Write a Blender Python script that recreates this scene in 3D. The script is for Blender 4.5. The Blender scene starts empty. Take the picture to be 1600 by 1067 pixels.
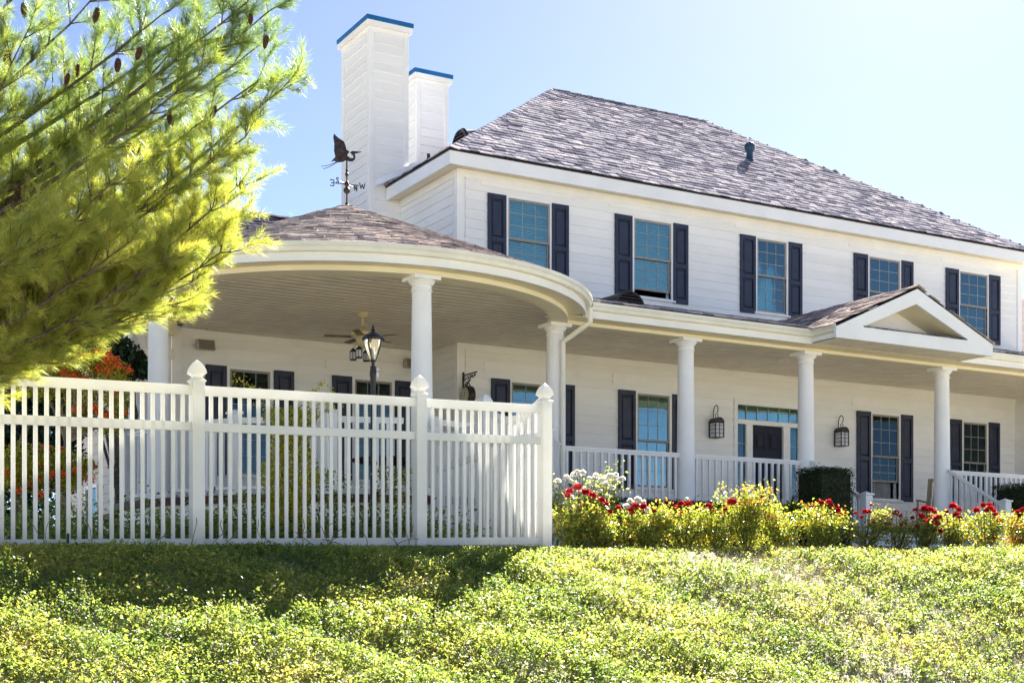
import bpy, math, random
import numpy as np
from mathutils import Vector, Matrix
random.seed(7); RNG = np.random.default_rng(7)
SC = bpy.context.scene
COL = SC.collection
R = math.radians

# ------------------------------------------------------------------ camera
# world axes: X runs along the front of the house, Y into the house, Z up; eye at the origin
FX, FY = 0.4979, 0.8672            # horizontal viewing direction
cam_d = bpy.data.cameras.new('camera'); cam = bpy.data.objects.new('camera', cam_d); COL.objects.link(cam)
cam.location = (0, 0, 0)
cam.rotation_euler = (R(90), 0, -math.atan2(FX, FY))
cam_d.sensor_width = 36.0; cam_d.lens = 2204 / 1600 * 36.0
cam_d.shift_y = (935 - 533.5) / 1600
cam_d.clip_end = 2000
SC.camera = cam

# ------------------------------------------------------------------ light
SUN_AZ = R(90 - 43)                   # from +Y towards +X
SUN_EL = R(35)
world = bpy.data.worlds.new('World'); SC.world = world; world.use_nodes = True
wn = world.node_tree; bg = wn.nodes['Background']
sky = wn.nodes.new('ShaderNodeTexSky'); sky.sky_type = 'NISHITA'; sky.sun_disc = False
sky.sun_elevation = SUN_EL; sky.sun_rotation = SUN_AZ
sky.altitude = 3000; sky.air_density = 0.5; sky.dust_density = 1.5; sky.ozone_density = 0.0
wn.links.new(sky.outputs[0], bg.inputs[0]); bg.inputs[1].default_value = 0.05
sl = bpy.data.lights.new('sun', 'SUN'); so = bpy.data.objects.new('sun', sl); COL.objects.link(so)
sl.energy = 5.0; sl.angle = R(0.5); sl.color = (1.0, 0.95, 0.87)
sdir = Vector((math.sin(SUN_AZ) * math.cos(SUN_EL), math.cos(SUN_AZ) * math.cos(SUN_EL), math.sin(SUN_EL)))
so.rotation_euler = sdir.to_track_quat('Z', 'Y').to_euler()
so.location = (30, 30, 30)
SC.view_settings.view_transform = 'Standard'; SC.view_settings.look = 'None'
SC.view_settings.gamma = 1; SC.view_settings.use_curve_mapping = False
SC.view_settings.exposure = 2.62
SC.cycles.max_bounces = 10; SC.cycles.diffuse_bounces = 7; SC.cycles.transparent_max_bounces = 12
SC.cycles.transmission_bounces = 6; SC.cycles.glossy_bounces = 4
SC.cycles.use_denoising = True

# ------------------------------------------------------------------ materials
M = {}
def mat(name, col, rough=0.6, var=0.08, scale=6.0, bump=0.0, bscale=60.0, spec=0.3, col2=None, metal=0.0,
        transl=0.0, tcol=None, tint=None, obj=0.0, stretch=None):
    m = bpy.data.materials.new(name); m.use_nodes = True; nt = m.node_tree; N = nt.nodes; L = nt.links
    p = N['Principled BSDF']; p.inputs['Roughness'].default_value = rough; p.inputs['Metallic'].default_value = metal
    p.inputs['Specular IOR Level'].default_value = spec
    tc = N.new('ShaderNodeTexCoord'); mp = N.new('ShaderNodeMapping'); L.new(tc.outputs['Object'], mp.inputs[0])
    if stretch: mp.inputs['Scale'].default_value = stretch
    nz = N.new('ShaderNodeTexNoise'); nz.inputs['Scale'].default_value = scale; nz.inputs['Detail'].default_value = 6
    nz.inputs['Roughness'].default_value = 0.6
    L.new(mp.outputs[0], nz.inputs['Vector'])
    rp = N.new('ShaderNodeValToRGB'); L.new(nz.outputs['Fac'], rp.inputs[0])
    c2 = col2 if col2 else tuple(max(0, c * (1 - var * 2)) for c in col)
    c1 = col if col2 else tuple(min(1, c * (1 + var)) for c in col)
    rp.color_ramp.elements[0].position = 0.35; rp.color_ramp.elements[1].position = 0.65
    rp.color_ramp.elements[0].color = (*c2, 1); rp.color_ramp.elements[1].color = (*c1, 1)
    out = rp.outputs[0]
    if obj:        # each piece its own tone
        oi = N.new('ShaderNodeObjectInfo'); mr = N.new('ShaderNodeMapRange')
        mr.inputs['To Min'].default_value = 1 - obj; mr.inputs['To Max'].default_value = 1 + obj
        L.new(oi.outputs['Random'], mr.inputs[0])
        hs = N.new('ShaderNodeHueSaturation'); L.new(mr.outputs[0], hs.inputs['Value']); L.new(out, hs.inputs['Color']); out = hs.outputs[0]
    if tint:       # per-leaf / per-piece colour variation stored on the mesh
        at = N.new('ShaderNodeAttribute'); at.attribute_name = 'tint'
        r2 = N.new('ShaderNodeValToRGB'); L.new(at.outputs['Fac'], r2.inputs[0])
        els = r2.color_ramp.elements
        for i, (pos, c) in enumerate(tint):
            e = els[i] if i < 2 else els.new(pos)
            e.position = pos; e.color = (*c, 1)
        if transl:
            out = r2.outputs[0]
        else:
            mx = N.new('ShaderNodeMix'); mx.data_type = 'RGBA'; mx.blend_type = 'MULTIPLY'; mx.inputs[0].default_value = 1
            L.new(out, mx.inputs[6]); L.new(r2.outputs[0], mx.inputs[7]); out = mx.outputs[2]
    L.new(out, p.inputs['Base Color'])
    if bump:
        n2 = N.new('ShaderNodeTexNoise'); n2.inputs['Scale'].default_value = bscale; n2.inputs['Detail'].default_value = 4
        L.new(mp.outputs[0], n2.inputs['Vector'])
        b = N.new('ShaderNodeBump'); b.inputs['Strength'].default_value = bump; b.inputs['Distance'].default_value = 0.02
        L.new(n2.outputs['Fac'], b.inputs['Height']); L.new(b.outputs[0], p.inputs['Normal'])
    if transl:
        t = N.new('ShaderNodeBsdfTranslucent'); ms = N.new('ShaderNodeMixShader'); ms.inputs[0].default_value = transl
        if tcol:
            mt = N.new('ShaderNodeMix'); mt.data_type = 'RGBA'; mt.blend_type = 'MULTIPLY'; mt.inputs[0].default_value = 1
            L.new(out, mt.inputs[6]); mt.inputs[7].default_value = (*tcol, 1); mt.clamp_result = False
            L.new(mt.outputs[2], t.inputs[0])
        else:
            L.new(out, t.inputs[0])
        L.new(p.outputs[0], ms.inputs[1]); L.new(t.outputs[0], ms.inputs[2])
        L.new(ms.outputs[0], N['Material Output'].inputs[0])
    M[name] = m
    return m

mat('siding', (0.86, 0.85, 0.835), 0.55, 0.025, 1.6, 0.05, 35, obj=0.03, stretch=(0.5, 0.5, 1.3))
mat('siding_tree_shade', (0.50, 0.46, 0.42), 0.6, 0.05, 2.2, 0.12, 35, obj=0.03)  # white siding of the wing side, tree shade put into its colour
mat('trim', (0.86, 0.85, 0.83), 0.5, 0.03, 1.6, 0.06, 30)
mat('column', (0.88, 0.87, 0.86), 0.45, 0.03, 1.5, 0.04, 20)
mat('trim_warm_bounce', (0.84, 0.765, 0.58), 0.5, 0.03, 1.6, 0.05, 30)  # white trim paint with the warm ground bounce tinted into its colour
mat('gutter', (0.81, 0.78, 0.68), 0.35, 0.04, 2.0, 0.03, 10, spec=0.5)
mat('fascia', (0.84, 0.85, 0.87), 0.5, 0.03, 1.2, 0.05, 30)
mat('ceiling', (0.82, 0.745, 0.64), 0.6, 0.05, 3.0, 0.05, 30)  # warm light bounced off the ground is tinted into the board colour
mat('vinyl', (0.87, 0.87, 0.86), 0.35, 0.03, 1.8, 0.03, 12, spec=0.5, transl=0.25, tcol=(1.0, 0.97, 0.9))
def splash(m):
    nt = m.node_tree; N = nt.nodes; L = nt.links; p = N['Principled BSDF']; src = p.inputs['Base Color'].links[0].from_socket
    g = N.new('ShaderNodeNewGeometry'); sx = N.new('ShaderNodeSeparateXYZ'); L.new(g.outputs['Position'], sx.inputs[0])
    nz = N.new('ShaderNodeTexNoise'); nz.inputs['Scale'].default_value = 9; nz.inputs['Detail'].default_value = 8; L.new(g.outputs['Position'], nz.inputs['Vector'])
    mr = N.new('ShaderNodeMapRange'); mr.inputs[1].default_value = 0.48; mr.inputs[2].default_value = 0.92; mr.inputs[3].default_value = 1; mr.inputs[4].default_value = 0
    L.new(sx.outputs['Z'], mr.inputs[0])
    mu = N.new('ShaderNodeMath'); mu.operation = 'MULTIPLY'; L.new(mr.outputs[0], mu.inputs[0]); L.new(nz.outputs['Fac'], mu.inputs[1])
    mx = N.new('ShaderNodeMix'); mx.data_type = 'RGBA'; L.new(mu.outputs[0], mx.inputs[0]); L.new(src, mx.inputs[6]); mx.inputs[7].default_value = (0.40, 0.36, 0.26, 1)
    L.new(mx.outputs[2], p.inputs['Base Color'])
splash(M['vinyl'])
mat('shutter', (0.024, 0.030, 0.058), 0.42, 0.12, 5, 0.06, 80, spec=0.4)
mat('frame', (0.30, 0.27, 0.25), 0.5, 0.06, 8, spec=0.4)
mat('muntin', (0.34, 0.38, 0.38), 0.5, 0.05, 8)
mat('door', (0.014, 0.015, 0.032), 0.5, 0.12, 4, 0.05, 60, spec=0.25)
mat('metal_dark', (0.035, 0.030, 0.030), 0.45, 0.2, 12, 0.1, 60, metal=0.4, spec=0.5)
mat('bronze', (0.055, 0.040, 0.040), 0.5, 0.3, 14, 0.1, 50, metal=0.5)
mat('blue_flashing', (0.010, 0.13, 0.36), 0.4, 0.1, 3, 0.03, 30)
mat('vent_metal', (0.03, 0.07, 0.12), 0.45, 0.15, 6)
mat('underlay', (0.035, 0.032, 0.036), 0.9, 0.2, 10)
SH = [(0.0, (0.38, 0.38, 0.44)), (0.35, (0.80, 0.79, 0.83)), (0.75, (1.05, 1.03, 1.02)), (1.0, (1.35, 1.26, 1.18))]
mat('shingle', (0.41, 0.39, 0.43), 1.0, 0.16, 9, 0.5, 90, spec=0.0, tint=SH)
mat('shingle_brown', (0.54, 0.455, 0.41), 1.0, 0.2, 9, 0.5, 90, spec=0.0, tint=SH)
mat('shingle_shaded', (0.15, 0.145, 0.18), 1.0, 0.18, 8, 0.5, 80, spec=0.0, tint=SH)  # darker shingle copy, shadow on the wing roof put into its colour
mat('deck_brown', (0.09, 0.030, 0.024), 0.6, 0.2, 8, 0.2, 60)
mat('step_tread', (0.36, 0.30, 0.29), 0.7, 0.1, 6)
mat('concrete', (0.60, 0.49, 0.38), 0.85, 0.1, 5, 0.2, 60)
mat('blind', (0.84, 0.87, 0.85), 0.7, 0.06, 4)
mat('curtain', (0.45, 0.42, 0.42), 0.8, 0.1, 5)
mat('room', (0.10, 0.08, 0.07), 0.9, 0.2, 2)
mat('fan_cream', (0.55, 0.47, 0.30), 0.4, 0.06, 8)
mat('fan_blade', (0.28, 0.20, 0.11), 0.5, 0.15, 5)
mat('speaker', (0.42, 0.38, 0.33), 0.6, 0.08, 20)
mat('speaker_grille', (0.22, 0.20, 0.17), 0.7, 0.1, 30)
mat('clock_face', (0.55, 0.50, 0.38), 0.5, 0.08, 12)
mat('frosted', (0.62, 0.62, 0.66), 0.3, 0.05, 10, spec=0.5)
mat('wicker', (0.42, 0.34, 0.24), 0.7, 0.2, 30, 0.3, 60)
mat('bark', (0.11, 0.085, 0.07), 0.9, 0.3, 20, 0.6, 40)
mat('bark_pale', (0.22, 0.17, 0.13), 0.9, 0.3, 16, 0.5, 40)
mat('cone', (0.10, 0.045, 0.03), 0.8, 0.35, 50, 0.8, 70)
mat('stem', (0.10, 0.10, 0.035), 0.8, 0.3, 20)
mat('stone', (0.45, 0.42, 0.38), 0.85, 0.25, 14, 0.4, 40)
mat('soil', (0.48, 0.43, 0.33), 0.95, 0.2, 4, 0.6, 30, col2=(0.22, 0.205, 0.12))
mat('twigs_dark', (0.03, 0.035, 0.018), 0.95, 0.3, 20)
mat('neighbour_roof', (0.20, 0.13, 0.10), 0.9, 0.25, 5, 0.4, 30)
mat('neighbour_wall', (0.45, 0.40, 0.34), 0.8, 0.06, 3)
# leaves: base colour near real foliage, thin leaves let the low sun through
def leaf(name, tint, transl=0.5, tcol=(1.6, 1.6, 0.8), rough=0.45, spec=0.35):
    mat(name, tint[0][1], rough, spec=spec, transl=transl, tcol=tcol, tint=tint)
leaf('needles', [(0, (0.085, 0.14, 0.085)), (0.35, (0.14, 0.20, 0.075)), (0.75, (0.28, 0.31, 0.07)), (1.0, (0.42, 0.39, 0.13))], 0.48, (1.9, 1.9, 0.9), 0.38, 0.5)
leaf('ivy', [(0, (0.05, 0.10, 0.035)), (0.35, (0.12, 0.175, 0.05)), (0.75, (0.23, 0.265, 0.075)), (0.95, (0.33, 0.32, 0.11)), (1.0, (0.34, 0.26, 0.12))], 0.48, (2.1, 2.0, 1.1), 0.5, 0.3)
leaf('dry', [(0, (0.13, 0.11, 0.045)), (0.5, (0.22, 0.185, 0.07)), (1.0, (0.30, 0.24, 0.11))], 0.35, (1.3, 1.3, 0.9), 0.6, 0.2)
leaf('rose_leaf', [(0, (0.06, 0.11, 0.035)), (0.4, (0.15, 0.20, 0.05)), (0.8, (0.28, 0.29, 0.06)), (0.94, (0.34, 0.25, 0.07)), (1.0, (0.26, 0.08, 0.04))], 0.5, (1.9, 1.8, 0.8), 0.35, 0.5)
leaf('backlit_leaf', [(0, (0.12, 0.15, 0.02)), (0.5, (0.34, 0.33, 0.04)), (1.0, (0.52, 0.44, 0.06))], 0.5, (1.9, 1.8, 0.8))  # sun glow through backlit leaves painted into their colour
leaf('box_leaf', [(0, (0.012, 0.028, 0.010)), (0.6, (0.028, 0.055, 0.014)), (1.0, (0.07, 0.10, 0.02))], 0.3, (1.5, 1.6, 0.7))
leaf('dark_leaf', [(0, (0.010, 0.028, 0.014)), (0.6, (0.022, 0.050, 0.020)), (1.0, (0.05, 0.08, 0.03))], 0.3, (1.4, 1.6, 0.8))
leaf('vine_leaf', [(0, (0.05, 0.085, 0.012)), (0.5, (0.13, 0.165, 0.02)), (1.0, (0.24, 0.21, 0.02))], 0.55, (1.9, 1.8, 0.7))
leaf('berry', [(0, (0.70, 0.07, 0.015)), (0.5, (0.85, 0.15, 0.02)), (1.0, (0.88, 0.28, 0.04))], 0.35, (1.2, 1.1, 1), 0.35, 0.5)
leaf('red_petal', [(0, (0.22, 0.006, 0.012)), (0.5, (0.42, 0.010, 0.018)), (1.0, (0.60, 0.030, 0.035))], 0.35, (1.4, 1, 1), 0.5, 0.3)
leaf('white_petal', [(0, (0.72, 0.71, 0.62)), (0.5, (0.82, 0.81, 0.75)), (1.0, (0.88, 0.87, 0.82))], 0.45, (1, 1, 1), 0.5, 0.3)

def glass_mat(name, tint, refl, through):
    m = bpy.data.materials.new(name); m.use_nodes = True; nt = m.node_tree; N = nt.nodes; L = nt.links
    N.remove(N['Principled BSDF'])
    g = N.new('ShaderNodeBsdfGlossy'); g.inputs['Color'].default_value = (*tint, 1); g.inputs['Roughness'].default_value = 0.02
    t = N.new('ShaderNodeBsdfTransparent'); t.inputs['Color'].default_value = (*through, 1)
    fr = N.new('ShaderNodeFresnel'); fr.inputs['IOR'].default_value = 1.5
    ad = N.new('ShaderNodeMath'); ad.operation = 'ADD'; ad.inputs[1].default_value = refl; ad.use_clamp = True
    L.new(fr.outputs[0], ad.inputs[0])
    nz = N.new('ShaderNodeTexNoise'); nz.inputs['Scale'].default_value = 1.6; nz.inputs['Detail'].default_value = 1
    tc = N.new('ShaderNodeTexCoord'); L.new(tc.outputs['Object'], nz.inputs['Vector'])
    b = N.new('ShaderNodeBump'); b.inputs['Strength'].default_value = 0.05; b.inputs['Distance'].default_value = 0.05
    L.new(nz.outputs['Fac'], b.inputs['Height']); L.new(b.outputs[0], g.inputs['Normal'])
    ms = N.new('ShaderNodeMixShader'); L.new(ad.outputs[0], ms.inputs[0]); L.new(t.outputs[0], ms.inputs[1]); L.new(g.outputs[0], ms.inputs[2])
    L.new(ms.outputs[0], N['Material Output'].inputs[0]); M[name] = m
glass_mat('glass', (0.60, 0.84, 0.84), 0.21, (0.72, 0.88, 0.85))
glass_mat('glass_dim', (0.5, 0.7, 0.75), 0.03, (0.6, 0.68, 0.66))
glass_mat('lamp_glass', (1, 0.97, 0.9), 0.25, (0.9, 0.86, 0.78))

# ------------------------------------------------------------------ mesh helpers
class MB:
    def __init__(s): s.v = []; s.f = []; s.t = []
    def add(s, vs, fs, tint=None):
        o = len(s.v); s.v += [tuple(p) for p in vs]; s.f += [tuple(i + o for i in f) for f in fs]
        if tint is not None: s.t += [tint] * len(fs)
        return s
    def box(s, x0, x1, y0, y1, z0, z1, tint=None):
        vs = [(x0, y0, z0), (x1, y0, z0), (x1, y1, z0), (x0, y1, z0), (x0, y0, z1), (x1, y0, z1), (x1, y1, z1), (x0, y1, z1)]
        return s.add(vs, [(0, 3, 2, 1), (4, 5, 6, 7), (0, 1, 5, 4), (1, 2, 6, 5), (2, 3, 7, 6), (3, 0, 4, 7)], tint)
    def hexa(s, vs, tint=None):
        return s.add(vs, [(0, 3, 2, 1), (4, 5, 6, 7), (0, 1, 5, 4), (1, 2, 6, 5), (2, 3, 7, 6), (3, 0, 4, 7)], tint)
    def obox(s, c, ax, ay, az, tint=None):      # centre and three half-axis vectors
        c, ax, ay, az = map(Vector, (c, ax, ay, az))
        return s.hexa([c - ax - ay - az, c + ax - ay - az, c + ax + ay - az, c - ax + ay - az,
                       c - ax - ay + az, c + ax - ay + az, c + ax + ay + az, c - ax + ay + az], tint)
    def bar(s, a, b, w, h, up=(0, 0, 1)):
        a, b = Vector(a), Vector(b); d = (b - a); l = d.length; d.normalize()
        side = d.cross(Vector(up))
        if side.length < 1e-4: side = d.cross(Vector((1, 0, 0)))
        side.normalize(); u = side.cross(d)
        return s.obox((a + b) / 2, d * l / 2, side * w / 2, u * h / 2)
    def tube(s, pts, r, n=8, cap=True):
        pts = [Vector(p) for p in pts]; rs = r if isinstance(r, (list, tuple)) else [r] * len(pts)
        vs = []; prev = None
        for i, p in enumerate(pts):
            d = (pts[min(i + 1, len(pts) - 1)] - pts[max(i - 1, 0)]).normalized()
            if prev is None:
                a = d.cross(Vector((0, 0, 1)))
                if a.length < 1e-3: a = d.cross(Vector((1, 0, 0)))
                a.normalize()
            else:
                a = prev - d * prev.dot(d)
                a.normalize()
            prev = a; b = d.cross(a)
            for k in range(n):
                t = 2 * math.pi * k / n
                vs.append(p + (a * math.cos(t) + b * math.sin(t)) * rs[i])
        fs = []
        for i in range(len(pts) - 1):
            for k in range(n):
                k2 = (k + 1) % n
                fs.append((i * n + k, i * n + k2, (i + 1) * n + k2, (i + 1) * n + k))
        if cap: fs += [tuple(range(n))[::-1], tuple((len(pts) - 1) * n + k for k in range(n))]
        return s.add(vs, fs)
    def lathe(s, prof, c=(0, 0, 0), n=24, rot=0.0, cap=True):      # prof: (radius, z)
        vs = []
        for r, z in prof:
            for k in range(n):
                t = rot + 2 * math.pi * k / n
                vs.append((c[0] + r * math.cos(t), c[1] + r * math.sin(t), c[2] + z))
        fs = []
        for i in range(len(prof) - 1):
            for k in range(n):
                k2 = (k + 1) % n
                fs.append((i * n + k, i * n + k2, (i + 1) * n + k2, (i + 1) * n + k))
        if cap: fs += [tuple(range(n))[::-1], tuple((len(prof) - 1) * n + k for k in range(n))]
        return s.add(vs, fs)
    def prism(s, poly, fn, d0, d1):    # poly in (a, b), fn(a, b, d) -> xyz
        n = len(poly)
        vs = [fn(a, b, d0) for a, b in poly] + [fn(a, b, d1) for a, b in poly]
        return s.add(vs, [tuple(range(n))[::-1], tuple(range(n, 2 * n))] + [(i, (i + 1) % n, n + (i + 1) % n, n + i) for i in range(n)])
    def sweep(s, path, prof, cap=True):
        """path: [(x, y)], prof: closed [(outward, z)]; outward is to the right of the walking direction"""
        n = len(prof); m = len(path); vs = []
        for i in range(m):
            p = Vector(path[i])
            d0 = (p - Vector(path[i - 1])).normalized() if i > 0 else None
            d1 = (Vector(path[i + 1]) - p).normalized() if i < m - 1 else None
            if d0 is None: d0 = d1
            if d1 is None: d1 = d0
            n0 = Vector((d0.y, -d0.x)); n1 = Vector((d1.y, -d1.x)); nn = (n0 + n1)
            nn = nn / max(0.2, nn.dot(n0))
            for o, z in prof: vs.append((p.x + nn.x * o, p.y + nn.y * o, z))
        fs = []
        for i in range(m - 1):
            for k in range(n):
                k2 = (k + 1) % n
                fs.append((i * n + k, (i + 1) * n + k, (i + 1) * n + k2, i * n + k2))
        if cap: fs += [tuple(range(n)), tuple((m - 1) * n + k for k in range(n))[::-1]]
        return s.add(vs, fs)
    def build(s, name, material, parent=None, smooth=False, bevel=0.0, kind=None):
        me = bpy.data.meshes.new(name); me.from_pydata(s.v, [], s.f)
        if s.t and len(s.t) == len(s.f):
            a = me.attributes.new('tint', 'FLOAT', 'FACE'); a.data.foreach_set('value', s.t)
        fix_normals(me)
        me.materials.append(M[material])
        if smooth: me.polygons.foreach_set('use_smooth', [True] * len(me.polygons)); smooth_by_angle(me)
        o = bpy.data.objects.new(name, me); COL.objects.link(o)
        if parent: o.parent = parent
        if bevel:
            b = o.modifiers.new('bevel', 'BEVEL'); b.width = bevel; b.segments = 1; b.limit_method = 'ANGLE'
        if kind: o['kind'] = kind
        return o
import bmesh
def fix_normals(me):
    if len(me.polygons) > 60000: return
    bm = bmesh.new(); bm.from_mesh(me); bmesh.ops.recalc_face_normals(bm, faces=bm.faces); bm.to_mesh(me); bm.free()
def smooth_by_angle(me, ang=R(40)):
    bm = bmesh.new(); bm.from_mesh(me)
    for e in bm.edges:
        e.smooth = not (len(e.link_faces) == 2 and e.calc_face_angle(0) > ang)
    bm.to_mesh(me); bm.free()
def empty(name, loc=(0, 0, 0), rz=0.0):
    o = bpy.data.objects.new(name, None); COL.objects.link(o); o.location = loc; o.rotation_euler.z = rz
    o.empty_display_size = 0.2
    return o
def tag(o, label, cat, group=None):
    o['label'] = label; o['category'] = cat
    if group: o['group'] = group
    return o
def structure(o): o['kind'] = 'structure'; return o
def dup(root, loc=None, label=None):
    r = root.copy(); COL.objects.link(r)
    if loc is not None: r.location = loc
    if label: r['label'] = label
    for ch in list(root.children):
        c = ch.copy(); COL.objects.link(c); c.parent = r
        for g in list(ch.children):
            d = g.copy(); COL.objects.link(d); d.parent = c
    return r

def cloud(name, material, tmpl_v, tmpl_f, pos, rot, scl, tint, parent=None, kind=None):
    """many copies of one small leaf / needle / petal as one mesh (numpy)"""
    tv = np.asarray(tmpl_v, float); n = len(pos); k = len(tv)
    V = np.einsum('nij,kj->nki', rot, tv) * np.asarray(scl).reshape(n, 1, 1) + pos[:, None, :]
    V = V.reshape(-1, 3)
    nf = len(tmpl_f); ls = len(tmpl_f[0])
    F = (np.asarray(tmpl_f)[None] + (np.arange(n) * k)[:, None, None]).reshape(-1)
    me = bpy.data.meshes.new(name)
    me.vertices.add(len(V)); me.vertices.foreach_set('co', V.astype(np.float32).ravel())
    me.loops.add(len(F)); me.loops.foreach_set('vertex_index', F.astype(np.int32))
    me.polygons.add(n * nf)
    me.polygons.foreach_set('loop_start', np.arange(0, n * nf * ls, ls, dtype=np.int32))
    me.polygons.foreach_set('loop_total', np.full(n * nf, ls, dtype=np.int32))
    a = me.attributes.new('tint', 'FLOAT', 'FACE'); a.data.foreach_set('value', np.repeat(np.clip(tint, 0, 1), nf).astype(np.float32))
    me.update(calc_edges=True); me.validate()
    me.materials.append(M[material])
    o = bpy.data.objects.new(name, me); COL.objects.link(o)
    if parent: o.parent = parent
    if kind: o['kind'] = kind
    return o
def frames(z, spin=None):
    """rotation matrices whose third axis is z (n,3), spun at random about it"""
    z = z / np.linalg.norm(z, axis=1, keepdims=True); n = len(z)
    h = np.where(np.abs(z[:, 2:3]) > 0.95, np.array([[1.0, 0, 0]]), np.array([[0, 0, 1.0]]))
    x = np.cross(h, z); x /= np.linalg.norm(x, axis=1, keepdims=True); y = np.cross(z, x)
    s = RNG.uniform(0, 2 * np.pi, n) if spin is None else spin
    c, sn = np.cos(s)[:, None], np.sin(s)[:, None]
    return np.stack([x * c + y * sn, -x * sn + y * c, z], axis=2)
LEAF_V = [(0, -0.5, 0), (0.28, 0.0, 0.06), (0, 0.5, -0.04), (-0.28, 0.0, 0.06)]
LEAF_F = [(0, 1, 2, 3)]
def rnd_dirs(n, up=0.0):
    v = RNG.normal(size=(n, 3)); v[:, 2] += up
    return v / np.linalg.norm(v, axis=1, keepdims=True)

# ------------------------------------------------------------------ ground
# the bank: its crest runs almost along the house, a terrace lies behind it, a lawn level in front
CA = (2.41, 13.84); CD = (0.9985, 0.0544); CN = (-0.0544, 0.9985)
def bend(s): return .25 * (np.sqrt((s - 6.7) ** 2 + .15) + (s - 6.7)) / 2      # right of the fence the crest turns a little towards the viewer
def sq(x, y):
    s = (x - CA[0]) * CD[0] + (y - CA[1]) * CD[1]
    return s, (x - CA[0]) * CN[0] + (y - CA[1]) * CN[1] + np.where(s < 40, bend(s), bend(40))
def pt(s, q):
    q = q - float(bend(s)); return (CA[0] + CD[0] * s + CN[0] * q, CA[1] + CD[1] * s + CN[1] * q)
def ground_z(x, y):
    s, q = sq(x, y)
    zt = 0.47 + 0.014 * np.clip(s, -6, 16)
    w = np.maximum(0, -(q + 0.10))
    drop = 0.40 * w * w / (w + 0.45)
    floor = -1.6
    z = zt - drop
    k = 0.15
    return np.where(z > floor + 1.0, z, floor + np.log1p(np.exp((np.minimum(z, 5) - floor) / k)) * k)
def axis_pts(a, b, step, far):
    near = np.arange(a, b + step / 2, step)
    out = []; d = step
    x = b
    while x < far: d *= 1.35; x += d; out.append(x)
    inn = []; d = step; x = a
    while x > -far: d *= 1.35; x -= d; inn.append(x)
    return np.array(inn[::-1] + list(near) + out)
gx = axis_pts(-8, 32, 0.2, 900); gy = axis_pts(2, 19, 0.15, 900)
GX, GY = np.meshgrid(gx, gy); GZ = ground_z(GX, GY)
sgrid, qgrid = sq(GX, GY)
GZ = GZ + np.where(qgrid < -0.3, 1, 0) * 0.03 * (np.sin(GX * 2.3) * np.sin(GY * 1.9 + GX)) 
nx, ny = len(gx), len(gy)
me = bpy.data.meshes.new('ground')
idx = np.arange(nx * ny).reshape(ny, nx)
fq = np.stack([idx[:-1, :-1], idx[:-1, 1:], idx[1:, 1:], idx[1:, :-1]], -1).reshape(-1, 4)
me.from_pydata(np.stack([GX.ravel(), GY.ravel(), GZ.ravel()], 1).tolist(), [], fq.tolist())
me.polygons.foreach_set('use_smooth', [True] * len(me.polygons))
me.materials.append(M['soil'])
ground = bpy.data.objects.new('ground', me); COL.objects.link(ground); structure(ground)

# ------------------------------------------------------------------ the house
YW, YC, XL, XR = 22.0, 18.8, 11.535, 25.9      # front wall, column line, left and right ends
ZF, ZC, ZS = 1.36, 4.50, 7.56                   # porch floor, porch ceiling, upper soffit
RC, RX, RY = 3.28, 8.65, 20.20                  # round porch: column radius and centre
YWG = 23.10                                     # wall of the left wing
house = empty('house', (18, 22, 0.5)); HI = Matrix.Translation((-18, -22, -0.5))
tag(house, 'white two storey house with clapboard siding, dark shutters, round porch and grey shingle roof', 'house')
def hp(o):                                      # keep world coordinates under the house
    if o.parent == house: o.matrix_parent_inverse = HI
    return o
def H(mb, name, m, **k): return hp(mb.build(name, m, house, **k))
def sub(mb, name, m, parent, **k):
    o = mb.build(name, m, parent, **k)
    o.matrix_parent_inverse = Matrix.Identity(4)
    return o

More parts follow.
